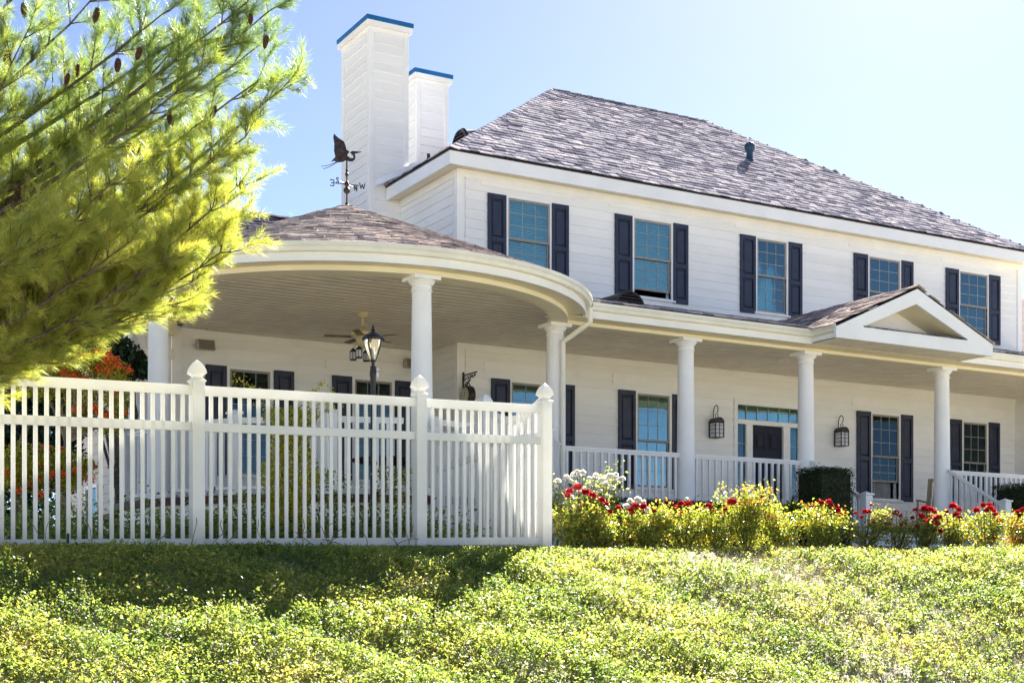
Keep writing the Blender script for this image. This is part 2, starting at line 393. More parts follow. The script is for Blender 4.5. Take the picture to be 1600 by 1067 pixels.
def cut_boxes(a0, a1, z0, z1, holes):
    """rectangle minus holes -> list of runs, each a list of (a0, a1, z0, z1)"""
    xs = sorted({a0, a1} | {min(max(h[i], a0), a1) for h in holes for i in (0, 1)})
    runs, cur = [], []
    for p, q in zip(xs[:-1], xs[1:]):
        if q - p < 1e-5: continue
        mid = (p + q) / 2; segs = [(z0, z1)]
        for h in holes:
            if h[0] < mid < h[1]:
                ns = []
                for s0, s1 in segs:
                    if h[2] > s0 + 1e-4: ns.append((s0, min(s1, h[2])))
                    if h[3] < s1 - 1e-4: ns.append((max(s0, h[3]), s1))
                segs = [t for t in ns if t[1] - t[0] > 1e-4]
        if not segs:
            if cur: runs.append(cur); cur = []
        else:
            cur += [(p, q, *t) for t in segs]
    if cur: runs.append(cur)
    return runs
def siding(wall, a0, a1, z0, z1, holes, plane, axis='y', sign=-1, course=0.17, joints=True, m='siding'):
    """clapboards on the plane; axis 'y': wall runs in x and faces sign*y, axis 'x': runs in y"""
    n = int(math.ceil((z1 - z0) / course - 1e-6))
    for i in range(n):
        b0 = z0 + i * course; b1 = min(z1, b0 + course)
        for run in cut_boxes(a0, a1, b0, b1, holes):
            # long runs are made of two boards with a butt joint, as real siding is
            parts = [run]
            L = run[-1][1] - run[0][0]
            if joints and L > 3.2 and len(run) == 1:
                j = run[0][0] + L * random.uniform(0.3, 0.7)
                parts = [[(run[0][0], j - 0.0015, run[0][2], run[0][3])], [(j + 0.0015, run[0][1], run[0][2], run[0][3])]]
            for pr in parts:
                mb = MB()
                for p, q, s0, s1 in pr:
                    t0 = 0.030 - 0.020 * (s0 - b0) / course; t1 = 0.030 - 0.020 * (s1 - b0) / course
                    f0, f1, bk = plane + sign * t0, plane + sign * t1, plane
                    if axis == 'y': vs = [(p, bk, s0), (q, bk, s0), (q, f0, s0), (p, f0, s0), (p, bk, s1), (q, bk, s1), (q, f1, s1), (p, f1, s1)]
                    else: vs = [(bk, p, s0), (bk, q, s0), (f0, q, s0), (f0, p, s0), (bk, p, s1), (bk, q, s1), (f1, q, s1), (f1, p, s1)]
                    mb.hexa(vs)
                sub(mb, 'siding_board', m, wall)
def backing(a0, a1, z0, z1, holes, plane, axis='y', depth=0.14, sign=-1):
    mb = MB()
    for run in cut_boxes(a0, a1, z0, z1, holes):
        for p, q, s0, s1 in run:
            d0, d1 = sorted((plane + sign * 0.0, plane - sign * depth))
            if axis == 'y': mb.box(p, q, d0, d1, s0, s1)
            else: mb.box(d0, d1, p, q, s0, s1)
    return mb

def xu(u, y):                     # where the sight line of a picture column meets the plane y
    r = (u - 800) / 2204; return y * (0.8672 * r + 0.4979) / (-0.4979 * r + 0.8672)

# windows: (x0, x1, z0, z1) glazed opening
U_Z = (5.74, 7.185); L_Z = (2.12, 3.885)
def win_x(u0, u1, y): return xu(u0, y), xu(u1, y)
UP = [(*win_x(792.5, 857.5, YW), *U_Z), (*win_x(989, 1047, YW), *U_Z), (*win_x(1181, 1227, YW), *U_Z),
      (*win_x(1356, 1404, YW), *U_Z), (*win_x(1497.5, 1541, YW), *U_Z)]
LO = [(*win_x(797.5, 863, YW), *L_Z), (*win_x(994, 1044.5, YW), *L_Z), (*win_x(1360.5, 1403, YW), *L_Z), (*win_x(1503, 1540, YW), *L_Z)]
WG = [(*win_x(358, 421, YWG), *L_Z), (*win_x(553, 611, YWG), *L_Z)]
DX0, DX1 = xu(1150.5, YW), xu(1247, YW)
DOOR = (DX0, DX1, ZF, 3.88)
print('win widths', [round(w[1] - w[0], 2) for w in UP + LO + WG], 'door', round(DX1 - DX0, 2))

front = H(backing(XL, XR, ZF - 0.9, ZS, UP + LO + [DOOR], YW), 'wall', 'siding')
front.matrix_parent_inverse = HI
FP = front
def wall_child_fix(w):
    w.matrix_parent_inverse = HI
# children of walls use world coordinates: walls sit at the house origin offset
siding(front, XL + 0.14, XR - 0.14, ZF, ZC - 0.12, LO + [(DX0 - 0.09, DX1 + 0.09, ZF, 3.97)], YW)
siding(front, XL + 0.14, XR - 0.14, 5.35, 7.42, UP, YW)
side = H(backing(YW + 0.14, 32.0, ZF - 0.9, ZS, [], XL, 'x', sign=-1), 'wall', 'siding')
siding(side, YW + 0.14, 24.30, ZF, 7.42, [], XL, 'x', -1)
rear = MB().box(XL + .14, XR - .14, 31.86, 32.0, 0.4, ZS).box(XR - 0.14, XR, YW + .14, 32.0, 0.4, ZS)
H(rear, 'wall', 'siding')
wing = H(backing(6.78, XL - 0.03, ZF - 0.9, 4.62, WG, YWG), 'wall', 'siding')
siding(wing, 6.92, XL - 0.03, ZF, ZC - 0.12, WG, YWG)
wside = H(backing(YWG + 0.14, 32.0, 0.3, 4.62, [(25.3, 26.3, 2.0, 3.6), (28.2, 29.1, 0.9, 2.2)], 6.78, 'x', sign=-1), 'wall', 'siding_tree_shade')
siding(wside, YWG + 0.14, 32.0, 0.5, 4.55, [(25.3, 26.3, 2.0, 3.6), (28.2, 29.1, 0.9, 2.2)], 6.78, 'x', -1, m='siding_tree_shade')
# rooms behind the glass
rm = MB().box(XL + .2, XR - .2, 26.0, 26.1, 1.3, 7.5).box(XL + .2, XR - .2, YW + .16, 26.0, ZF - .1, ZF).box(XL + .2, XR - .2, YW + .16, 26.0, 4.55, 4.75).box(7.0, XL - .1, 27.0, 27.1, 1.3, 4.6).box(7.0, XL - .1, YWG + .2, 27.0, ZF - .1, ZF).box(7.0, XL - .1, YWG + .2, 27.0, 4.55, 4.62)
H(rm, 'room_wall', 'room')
# end wall of the porch on the right
endw = H(MB().box(XR - 0.2 + .03, XR + 0.1, YC - 0.1, YW - 0.03, 0.5, ZC), 'wall', 'siding')
siding(endw, YC - 0.1, YW - 0.03, ZF, ZC - 0.1, [], XR - 0.17, 'x', -1)

# corner boards, friezes, water table
for c_ in ((XL - 0.036, XL + 0.10, YW - 0.036, YW + 0.10, ZF, 7.42), (XR - 0.10, XR + 0.036, YW - 0.036, YW + 0.10, 4.7, 7.42), (6.78 - 0.036, 6.78 + 0.14, YWG - 0.036, YWG + 0.10, ZF - .8, ZC)):
    H(MB().box(*c_), 'corner_board', 'trim', bevel=0.004)
class _F:
    def box(s, *a): H(MB().box(*a), 'frieze_board', 'trim')
fz = _F()
fz.box(XL - 0.04, XR + 0.04, YW - 0.045, YW - 0.002, 7.42, ZS)
fz.box(XL - 0.045, XL - 0.002, YW, 24.3, 7.42, ZS)
fz.box(XL, XR - .17, YW - 0.04, YW - 0.002, ZC - 0.12, ZC)
fz.box(6.9, XL - .04, YWG - 0.04, YWG - 0.002, ZC - 0.12, ZC)
fz.box(XL - 0.04, XL - .002, YW + .04, YWG - .04, ZC - 0.12, ZC)
fz.box(XL, XR, YW - 0.05, YW - 0.003, 5.2, 5.6)

# ---- windows
def window(x0, x1, z0, z1, y, rows=(3, 3), raise_=0.0, inner='blind', glass='glass', head=True):
    f = MB(); t = 0.05; yo = y - 0.045
    # outer casing (white)
    c = MB(); cw = 0.05
    c.box(x0 - cw, x0, yo, y + .05, z0 - .03, z1 + cw).box(x1, x1 + cw, yo, y + .05, z0 - .03, z1 + cw)
    c.box(x0, x1, yo, y + .05, z1, z1 + cw)
    if head: c.box(x0 - .55, x1 + .55, y - 0.034, y - .002, z1 + cw + .10, z1 + cw + .27)
    win = H(c, 'window', 'trim')
    s = MB().box(x0 - cw - .03, x1 + cw + .03, yo - .035, y + .05, z0 - .065, z0 - .03)
    sub(s, 'sill', 'trim', win)
    # sashes (taupe)
    zm = (z0 + z1) / 2; yf = y - 0.03
    def sash(za, zb, yy, nm):
        m = MB(); w = 0.038
        m.box(x0, x0 + w, yy, yy + .03, za, zb).box(x1 - w, x1, yy, yy + .03, za, zb)
        m.box(x0 + w, x1 - w, yy, yy + .03, za, za + w).box(x0 + w, x1 - w, yy, yy + .03, zb - w, zb)
        sub(m, 'sash', 'frame', win)
        g = MB().box(x0 + w, x1 - w, yy + .012, yy + .016, za + w, zb - w)
        sub(g, 'pane', glass, win)
        mu = MB(); a0, a1, b0, b1 = x0 + w, x1 - w, za + w, zb - w
        for k in (1, 2):
            xx = a0 + (a1 - a0) * k / 3; mu.box(xx - .005, xx + .005, yy + .006, yy + .011, b0, b1)
        for k in range(1, nm):
            zz = b0 + (b1 - b0) * k / nm; mu.box(a0, a1, yy + .0045, yy + .0055, zz - .005, zz + .005)
        sub(mu, 'glazing_bars', 'muntin', win)
    sash(zm - 0.02, z1, yf, rows[0]); sash(z0 + raise_, zm + 0.02 + raise_ * 0.0, yf + 0.035, rows[1])
    if inner == 'blind':
        b = MB(); z = z0 + 0.02 + raise_
        while z < z1:
            b.add([(x0, y + .12, z), (x1, y + .12, z), (x1, y + .15, z + .042), (x0, y + .15, z + .042)], [(0, 1, 2, 3)]); z += 0.045
        sub(b, 'blind', 'blind', win)
    elif inner == 'curtain':
        b = MB(); n = 40
        vs = []
        for k in range(n + 1):
            xx = x0 + (x1 - x0) * (0.30 + 0.68 * k / n); yy = y + .2 + .03 * math.sin(k * 1.3)
            vs += [(xx, yy, z0), (xx, yy, z1)]
        b.add(vs, [(2 * k, 2 * k + 2, 2 * k + 3, 2 * k + 1) for k in range(n)])
        sub(b, 'curtain', 'curtain', win)
    return win
def shutter(xa, xb, z0, z1, y):
    m = MB(); w = xb - xa; rw = 0.065; y0 = y - 0.06; yb = y - 0.03
    zm = z0 + (z1 - z0) * 0.47
    m.box(xa, xb, yb, y - .024, z0, z1)
    m.box(xa, xa + rw, y0, yb, z0, z1).box(xb - rw, xb, y0, yb, z0, z1)
    for a, b in ((z0, z0 + .09), (zm - .04, zm + .04), (z1 - .09, z1)): m.box(xa + rw, xb - rw, y0, yb, a, b)
    for a, b in ((z0 + .09, zm - .04), (zm + .04, z1 - .09)):
        g = 0.022; e = 0.02
        A = [(xa + rw + g, yb, a + g), (xb - rw - g, yb, a + g), (xb - rw - g, yb, b - g), (xa + rw + g, yb, b - g)]
        B = [(xa + rw + g + e, yb - .022, a + g + e), (xb - rw - g - e, yb - .022, a + g + e), (xb - rw - g - e, yb - .022, b - g - e), (xa + rw + g + e, yb - .022, b - g - e)]
        m.add(A + B, [(4, 5, 6, 7), (0, 1, 5, 4), (1, 2, 6, 5), (2, 3, 7, 6), (3, 0, 4, 7)])
    return H(m, 'shutter', 'shutter', bevel=0.003)
US = [(760.5, 789, 860, 886.6), (958.9, 985.9, 1049.5, 1073), (1154.5, 1178.5, 1229.5, 1251), (1332, 1353.7, 1405.8, 1424.5), (1475.8, 1495.6, 1542.6, 1560.4)]
for w, s, rs in zip(UP, US, (0, .12, 0, 0, 0)):
    window(*w, YW, raise_=rs, inner='none' if w is UP[4] else 'blind', glass='glass')
    for a, b in ((s[0], s[1]), (s[2], s[3])): shutter(xu(a, YW), xu(b, YW), 5.67, 7.21, YW)
LS = [(766, 795, 867, 896), (964.3, 991, 1048, 1073), (1336.7, 1358.5, 1405, 1424), (1481, 1500.5, 1542, 1559.5)]
for w, s, rs, gl, inn in zip(LO, LS, (0, 0, .35, 0), ('glass', 'glass', 'glass_dim', 'glass_dim'), ('none', 'none', 'curtain', 'curtain')):
    window(*w, YW, raise_=rs, inner=inn, glass=gl)
    for a, b in ((s[0], s[1]), (s[2], s[3])): shutter(xu(a, YW), xu(b, YW), 2.07, 3.925, YW)
GS = [(320, 352.4, 427, 458), (517.7, 548.5, 616, 647)]
for w, s in zip(WG, GS):
    window(*w, YWG, inner='none', glass='glass_dim')
    for a, b in ((s[0], s[1]), (s[2], s[3])): shutter(xu(a, YWG), xu(b, YWG), 2.07, 3.925, YWG)
# window in the left wing's side wall
def side_window(y0, y1, z0, z1, x):
    c = MB(); cw = .06
    c.box(x - .05, x + .04, y0 - cw, y0, z0 - cw, z1 + cw).box(x - .05, x + .04, y1, y1 + cw, z0 - cw, z1 + cw)
    c.box(x - .05, x + .04, y0, y1, z1, z1 + cw).box(x - .05, x + .04, y0, y1, z0 - cw, z0)
    w = H(c, 'window', 'trim')
    sub(MB().box(x - .01, x, y0, y1, z0, z1), 'pane', 'glass_dim', w)
side_window(25.3, 26.3, 2.0, 3.6, 6.78); side_window(28.2, 29.1, .9, 2.2, 6.78)

# ---- front door with side lights and transom
dx = lambda u: xu(u, YW)
fr = MB(); y0, y1 = YW - 0.05, YW + 0.08
zt0, zt1, zd = 3.55, 3.84, 3.46
fr.box(DX0 - .09, DX0, y0, y1, ZF, 3.97).box(DX1, DX1 + .09, y0, y1, ZF, 3.97).box(DX0, DX1, y0, y1, zt1, 3.97)
fr.box(DX0, DX1, y0, y1, zd, zt0)
s0, d0, d1, s1 = dx(1164), dx(1174), dx(1222), dx(1232.5)
fr.box(s0, d0, y0 + .002, y1, ZF, zd).box(d1, s1, y0 + .002, y1, ZF, zd)
dframe = H(fr, 'door_frame', 'trim', bevel=0.004)
for a, b, n in ((DX0, s0, 3), (s1, DX1, 3)):
    sub(MB().box(a, b, YW, YW + .006, ZF + .15, zd), 'pane', 'glass_dim', dframe)
    sub(MB().box(a, b, YW - .03, YW + .01, ZF, ZF + .15), 'panel', 'trim', dframe)
    g = MB()
    for k in range(1, 5): g.box(a, b, YW - .012, YW - .004, ZF + .15 + k * .39, ZF + .164 + k * .39)
    sub(g, 'glazing_bars', 'muntin', dframe)
sub(MB().box(DX0, DX1, YW, YW + .006, zt0, zt1), 'pane', 'glass', dframe)
g = MB()
for k in range(1, 6):
    xx = DX0 + .1 + (DX1 - DX0 - .2) * (k - .5) / 5; g.box(xx - .008, xx + .008, YW - .012, YW - .004, zt0, zt1)
sub(g, 'glazing_bars', 'muntin', dframe)
dm = MB(); yd = YW + .005
dm.box(d0, d1, yd, yd + .04, ZF, zd)
W = d1 - d0
for cx in (0.27, 0.73):
    for a, b in ((.10, .36), (.42, .68), (.77, .93)):
        xa, xb = d0 + W * (cx - .16), d0 + W * (cx + .16); za, zb = ZF + (zd - ZF) * a, ZF + (zd - ZF) * b
        dm.box(xa, xb, yd - .012, yd - .001, za, za + .02).box(xa, xb, yd - .012, yd - .001, zb - .02, zb)
        dm.box(xa, xa + .02, yd - .012, yd - .001, za + .02, zb - .02).box(xb - .02, xb, yd - .012, yd - .001, za + .02, zb - .02)
        dm.box(xa + .05, xb - .05, yd - .018, yd - .001, za + .05, zb - .05)
door = H(dm, 'door', 'door', bevel=0.004)
sub(MB().lathe([(0.01, 0), (.03, .01), (.034, .03), (.02, .05)], (0, 0, 0), 10).tube([(0, 0, 0), (0, 0, .05)], .01), 'door_handle', 'metal_dark', door)
hd = [o for o in COL.objects if o.name.startswith('door_handle')][0]
hd.matrix_parent_inverse = Matrix.Translation((0, 0, 0)); hd.location = (d0 + W * .08, yd - .0, ZF + 1.0); hd.rotation_euler.x = R(90)

# ---- chimneys
def chimney(x0, x1, yb0, yb1, z0, ztop, courses):
    body = MB().box(x0 + .03, x1 - .03, yb0 + .03, yb1 - .03, z0, ztop)
    c = H(body, 'chimney', 'siding')
    siding(c, x0 + .10, x1 - .10, z0, ztop - .14, [], yb0 + .03, 'y', -1, courses, joints=False)
    siding(c, yb0 + .10, yb1 - .10, z0, ztop - .14, [], x0 + .03, 'x', -1, courses, joints=False)
    tr = MB()
    for a, b in ((x0, yb0), (x1 - .10, yb0), (x0, yb1 - .10)): tr.box(a - .002, a + .102, b - .002, b + .102, z0, ztop - .14)
    tr.box(x0 - .005, x1 + .005, yb0 - .005, yb1 + .005, ztop - .14, ztop - .07)
    sub(tr, 'corner_board', 'trim', c, bevel=.004)
    sub(MB().box(x0 - .06, x1 + .06, yb0 - .06, yb1 + .06, ztop - .07, ztop + .03), 'crown_board', 'trim', c, bevel=.004)
    sub(MB().box(x0 - .075, x1 + .075, yb0 - .075, yb1 + .075, ztop + .033, ztop + .115), 'cap_flashing', 'blue_flashing', c, bevel=.004)
chimney(10.86, 11.68, 24.30, 25.62, 4.0, 10.82, .175)
chimney(12.87, 13.62, 26.40, 27.60, 7.0, 10.88, .175)

# ---- roofs
def shingle(p, along, up, nrm, w, l, th, tilt, rnd):
    """one shingle: p = lower left corner on the roof plane"""
    p, along, up, nrm = map(Vector, (p, along, up, nrm))
    lo = nrm * (tilt + th); bt = nrm * tilt; hi = nrm * 0.004
    j0, j1 = random.uniform(-rnd, rnd), random.uniform(-rnd, rnd)
    a = p + up * j0; b = p + along * w + up * j1
    return [a + bt, b + bt, b + up * l + nrm * .001, a + up * l + nrm * .001, a + lo, b + lo, b + up * l + hi, a + up * l + hi]
def shingle_plane(o, along, up, inside, length, run, expo, wmin, wmax, th=0.018, jit=0.02):
    """o: eave start, inside(a, b)->bool; yields corner lists"""
    o, along, up = Vector(o), Vector(along).normalized(), Vector(up).normalized(); nrm = along.cross(up).normalized()
    if nrm.z < 0: nrm = -nrm
    out = []
    rows = int(run / expo)
    for r_ in range(rows + 1):
        b = r_ * expo; a = -random.uniform(0, wmax)
        while a < length:
            w = random.uniform(wmin, wmax)
            mid = a + w / 2
            if inside(mid, b + expo * .4):
                a0, a1 = a, a + w
                while not inside(a0 + .01, b + expo) and a0 < mid: a0 += .02
                while not inside(a1 - .01, b + expo) and a1 > mid: a1 -= .02
                p = o + along * (a0 + .004) + up * b
                vs = shingle(p, along, up, nrm, max(.05, a1 - a0 - .008), expo * 1.5, th * random.uniform(.6, 1.5), .003 + random.uniform(0, .006), jit)
                out.append(vs)
            a += w
    return out
def place_shingles(lst, roof, m, n_single):
    lst = sorted(lst, key=lambda vs: (vs[4] + vs[5]).length)
    for vs in lst[:n_single]:
        sub(MB().hexa(vs, random.random()), 'shingle', m, roof)
    mb = MB()
    for vs in lst[n_single:]: mb.hexa(vs, random.random())
    if lst[n_single:]:
        o = sub(mb, 'shingle_courses', m, roof); o['kind'] = 'stuff'

EX0, EY0, EX1 = 11.205, 21.67, 26.22; PIT = 0.68; EZ = 7.765; HS = 5.37
RZ = EZ + HS * PIT; RYr = EY0 + HS
rb = MB().add([(EX0, EY0, EZ), (EX1, EY0, EZ), (EX1, EY0 + 2 * HS, EZ), (EX0, EY0 + 2 * HS, EZ), (EX0 + HS, RYr, RZ), (EX1 - HS, RYr, RZ)],
              [(0, 1, 5, 4), (1, 2, 5), (2, 3, 4, 5), (3, 0, 4), (0, 3, 2, 1)])
roof = H(rb, 'main_roof', 'underlay')
sl = math.hypot(1, PIT)
def in_front(a, b):
    h = b / sl; return h <= a <= (EX1 - EX0) - h and 0 <= h <= HS
sh = shingle_plane((EX0, EY0 - .03, EZ + .012), (1, 0, 0), (0, 1, PIT), in_front, EX1 - EX0, HS * sl, 0.185, .17, .34)
place_shingles(sh, roof, 'shingle', 100)
def in_left(a, b):
    h = b / sl; return h <= a <= 2 * HS - h and 0 <= h <= HS
shl = shingle_plane((EX0 - .03, EY0 + 2 * HS, EZ + .012), (0, -1, 0), (1, 0, PIT), in_left, 2 * HS, HS * sl, .185, .17, .34)
place_shingles(shl, roof, 'shingle', 0)
shr = shingle_plane((EX1 + .03, EY0, EZ + .012), (0, 1, 0), (-1, 0, PIT), in_left, 2 * HS, HS * sl, .185, .17, .34)
place_shingles(shr, roof, 'shingle', 0)
def caps(a, b, parent, m, step=.24, w=.16, hh=.028):
    a, b = Vector(a), Vector(b); d = (b - a); L = d.length; d.normalize()
    side = d.cross(Vector((0, 0, 1))).normalized(); up = side.cross(d)
    if up.z < 0: up = -up
    n = int(L / step)
    for i in range(n):
        p = a + d * (i * step); q = p + d * (step * 1.35)
        vs = []
        for pp, h in ((p, hh), (q, .010)):
            vs += [pp - side * w - up * (w * .42 - h), pp + up * h, pp + side * w - up * (w * .42 - h)]
        t = up * .02
        vs2 = [v - t for v in vs]
        mb = MB().add(vs + vs2, [(0, 1, 4, 3), (1, 2, 5, 4), (6, 9, 10, 7), (7, 10, 11, 8), (0, 6, 7, 1), (1, 7, 8, 2), (0, 3, 9, 6), (2, 8, 11, 5), (3, 4, 10, 9), (4, 5, 11, 10)], random.random())
        sub(mb, 'ridge_cap', m, parent)
caps((EX0, EY0, EZ + .03), (EX0 + HS, RYr, RZ + .03), roof, 'shingle')
caps((EX1 - HS, RYr, RZ + .03), (EX0 + HS, RYr, RZ + .03), roof, 'shingle', .3)
caps((EX1, EY0, EZ + .025), (EX1 - HS, RYr, RZ + .025), roof, 'shingle', .2, .17, .018)
# upper eaves: fascia, soffit, drip edge
pth = [(EX0, 24.28), (EX0, EY0), (EX1, EY0), (EX1, 32.2)]
H(MB().sweep(pth[::1], [(0, 7.515), (0, 7.745), (-.03, 7.745), (-.03, 7.515)]), 'fascia', 'fascia')
H(MB().sweep(pth, [(.022, 7.747), (.022, 7.764), (-.03, 7.764), (-.03, 7.747)]), 'drip_edge', 'metal_dark')
H(MB().sweep([(EX0, 24.28), (EX0, EY0), (EX1, EY0), (EX1, 32.2)], [(-.032, 7.53), (-.032, 7.555), (-.29, 7.585), (-.29, 7.565)]), 'soffit', 'trim_warm_bounce')
# vent pipe, cricket flashing and roof vent
vp = MB().lathe([(.13, 0), (.075, .12), (.07, .3)], (20.1, 24.45, 9.6), 14).lathe([(.105, .3), (.115, .33), (.115, .42), (.08, .47), (.02, .49)], (20.1, 24.45, 9.6), 14)
H(vp, 'vent_pipe', 'vent_metal', smooth=True)
vt = MB(); 
def eyebrow(c, ax, up_, fwd, w, h, d, name):
    c, ax, up_, fwd = Vector(c), Vector(ax), Vector(up_), Vector(fwd); n = 14
    mb = MB(); A = []; B = []
    for k in range(n + 1):
        t = math.pi * k / n
        A.append(c + ax * (w * math.cos(t)) + up_ * (h * math.sin(t)))
        B.append(c + ax * (w * 1.15 * math.cos(t)) + up_ * (h * .1 * math.sin(t)) + fwd * d)
    mb.add(A + B, [(k, k + 1, n + 2 + k, n + 1 + k) for k in range(n)])
    A2 = [p + (c - p) * .12 for p in A]
    mb.add(A + A2, [(k, k + 1, n + 2 + k, n + 1 + k) for k in range(n)])
    o = H(mb, name, 'metal_dark', smooth=True)
    sl_ = MB()
    for k in range(5):
        z = h * (.06 + .19 * k); ww = w * math.sqrt(max(0, 1 - ((z + .04) / h) ** 2)) * .95
        if ww > .03: sl_.obox(c + up_ * (z + .015) + fwd * .02, ax * ww, up_ * .006, fwd * .025 - up_ * .012)
    sub(sl_, 'louvre', 'metal_dark', o)
    sub(MB().add([c + fwd * .05] + [p + fwd * .05 for p in A], [(0, k + 1, k + 2) for k in range(n)]), 'vent_mesh', 'underlay', o)
PZ = lambda y: 4.575 + (y - 18.25) * .262
eyebrow((13.62, 19.7, PZ(19.7) - .02), (1, 0, 0), (0, 0, 1), (0, 1, .25), .30, .27, .8, 'roof_vent')
eyebrow((12.55, 23.9, EZ + .68 * 1.345 - .02), (0, -1, 0), (0, 0, 1), (1, 0, .6), .30, .30, .5, 'roof_vent')
H(MB().add([(10.95, 24.26, 7.72), (11.9, 24.26, 8.28), (11.9, 24.26, 8.38), (10.95, 24.26, 7.84), (10.95, 24.1, 7.72), (11.8, 24.1, 8.18)], [(0, 1, 2, 3), (0, 4, 5, 1)]), 'flashing', 'fascia')
H(MB().tube([(12.55, 25.2, 8.2), (12.55, 25.2, 8.85)], .035), 'vent_pipe', 'metal_dark')

# wing roof
WY0, WZ0 = 22.75, 4.62; WR = 27.4
wz = WZ0 + (WR - WY0) * .68
wroof = H(MB().add([(6.35, WY0, WZ0), (XL, WY0, WZ0), (XL, WR, wz), (6.35, WR, wz), (6.35, 2 * WR - WY0, WZ0), (XL, 2 * WR - WY0, WZ0)],
                   [(0, 1, 2, 3), (3, 2, 5, 4), (0, 3, 4), (1, 5, 2), (0, 4, 5, 1)]), 'wing_roof', 'underlay')
place_shingles(shingle_plane((6.35, WY0, WZ0 + .012), (1, 0, 0), (0, 1, .68), lambda a, b: 0 <= a <= XL - 6.35 and 0 <= b / sl <= WR - WY0, XL - 6.35, (WR - WY0) * sl, .185, .17, .34), wroof, 'shingle_shaded', 0)
caps((XL - .2, WR, wz + .03), (6.35, WR, wz + .03), wroof, 'shingle_shaded', .3)
H(MB().box(6.33, 6.41, 23.2, 31.9, 4.42, 4.60).box(6.33, 6.80, 23.2, 31.9, 4.38, 4.415), 'fascia', 'fascia')

# ---- round porch: cone roof, gutter, fascia, soffit, beam
def arc(r, a0, a1, n=72): return [(RX + r * math.cos(R(a0 + (a1 - a0) * k / n)), RY + r * math.sin(R(a0 + (a1 - a0) * k / n))) for k in range(n + 1)]
UPV = Vector((0, 0, 1)); RG = 3.80; A0 = -math.degrees(math.asin((RY - 18.25) / RG)); AEND = -232
# walking with the angle falling keeps outward on the left, so walk upward from AEND to A0 (outward = right)
ring = lambda r: arc(r, AEND, A0)
def ringsweep(prof, name, m, n=72, a1=None, **k):      # prof offsets measured from the centre
    mb = MB(); vs = []; np_ = len(prof); a1 = A0 if a1 is None else a1
    for i in range(n + 1):
        t = R(AEND + (a1 - AEND) * i / n)
        for r_, z in prof: vs.append((RX + r_ * math.cos(t), RY + r_ * math.sin(t), z))
    fs = [(i * np_ + q, (i + 1) * np_ + q, (i + 1) * np_ + (q + 1) % np_, i * np_ + (q + 1) % np_) for i in range(n) for q in range(np_)]
    fs += [tuple(range(np_)), tuple(n * np_ + q for q in range(np_))]
    mb.add(vs, fs)
    return H(mb, name, m, smooth=True, **k)
GP = lambda b: [(b - .10, 4.455), (b - .035, 4.455), (b - .022, 4.475), (b - .022, 4.505), (b + .0, 4.53), (b, 4.575), (b - .015, 4.575), (b - .02, 4.545), (b - .10, 4.545)]
ringsweep(GP(RG), 'gutter', 'gutter')
ringsweep([(RG - .13, 4.345), (RG - .105, 4.345), (RG - .105, 4.47), (RG - .13, 4.47)], 'fascia', 'trim')
ringsweep([(3.39, 4.352), (RG - .132, 4.352), (RG - .132, 4.37), (3.39, 4.37)], 'soffit', 'trim_warm_bounce', a1=A0 - 2)
AB = -math.degrees(math.asin((RY - 18.93) / 3.28))
ringsweep([(3.14, 4.285), (3.42, 4.285), (3.42, 4.36), (3.385, 4.375), (3.385, 4.5), (3.14, 4.5)], 'porch_beam', 'trim_warm_bounce', a1=AB)
# gutter seams
sm = MB()
for k in range(26):
    t = R(-178 + k * 5.6); c, s_ = math.cos(t), math.sin(t); dn_ = Vector((c, s_, 0)); tn_ = Vector((-s_, c, 0))
    sm.obox((RX + c * (RG - .0235), RY + s_ * (RG - .0235), 4.49), dn_ * .004, tn_ * .004, UPV * .016); sm.obox((RX + c * (RG + .0), RY + s_ * (RG + .0), 4.552), dn_ * .003, tn_ * .004, UPV * .022)
sm_ = H(sm, 'gutter_seams', 'trim_warm_bounce'); sm_['kind'] = 'stuff'
AZ = 6.06; CR = 3.74; CZ = 4.545
n = 96
cone = MB().add([(RX + CR * math.cos(2 * math.pi * k / n), RY + CR * math.sin(2 * math.pi * k / n), CZ) for k in range(n)] + [(RX, RY, AZ)],
                [(k, (k + 1) % n, n) for k in range(n)] + [tuple(range(n))[::-1]])
croof = H(cone, 'round_roof', 'underlay')
slant = math.hypot(CR, AZ - CZ); expo = .165; lst = []
rows = int(slant / expo)
for r_ in range(rows):
    f = r_ * expo / slant; rad = CR * (1 - f) + .02; rad2 = CR * (1 - min(1, (r_ + 1.45) * expo / slant)) ; z1_ = CZ + (AZ - CZ) * f + .02; z2_ = CZ + (AZ - CZ) * min(1, (r_ + 1.45) * expo / slant) + .02
    a = random.uniform(0, .2)
    end = a + 2 * math.pi
    while a < end - .02:
        w = random.uniform(.20, .36) / max(rad, .25); w = min(w, end - a)
        am = a + w / 2; px_, py_ = RX + rad * math.cos(am), RY + rad * math.sin(am)
        # leave out what the house walls cover
        if not (px_ > XL + .1 and py_ > YW) and not (py_ > YWG + .6) and not (px_ > XL + .6 and py_ > 18.6 and z1_ < PZ(py_) - .05):
            th = random.uniform(.012, .026); tl = .002 + random.uniform(0, .007); j = random.uniform(-.02, .02)
            def P(ra, an, z): return Vector((RX + ra * math.cos(an), RY + ra * math.sin(an), z))
            g = .004 / rad
            lst.append([P(rad + j, a + g, z1_ + tl), P(rad - j * .5, a + w - g, z1_ + tl), P(rad2, a + w - g, z2_), P(rad2, a + g, z2_),
                        P(rad + j, a + g, z1_ + tl + th), P(rad - j * .5, a + w - g, z1_ + tl + th), P(rad2, a + w - g, z2_ + .005), P(rad2, a + g, z2_ + .005)])
        a += w
place_shingles(lst, croof, 'shingle_brown', 190)

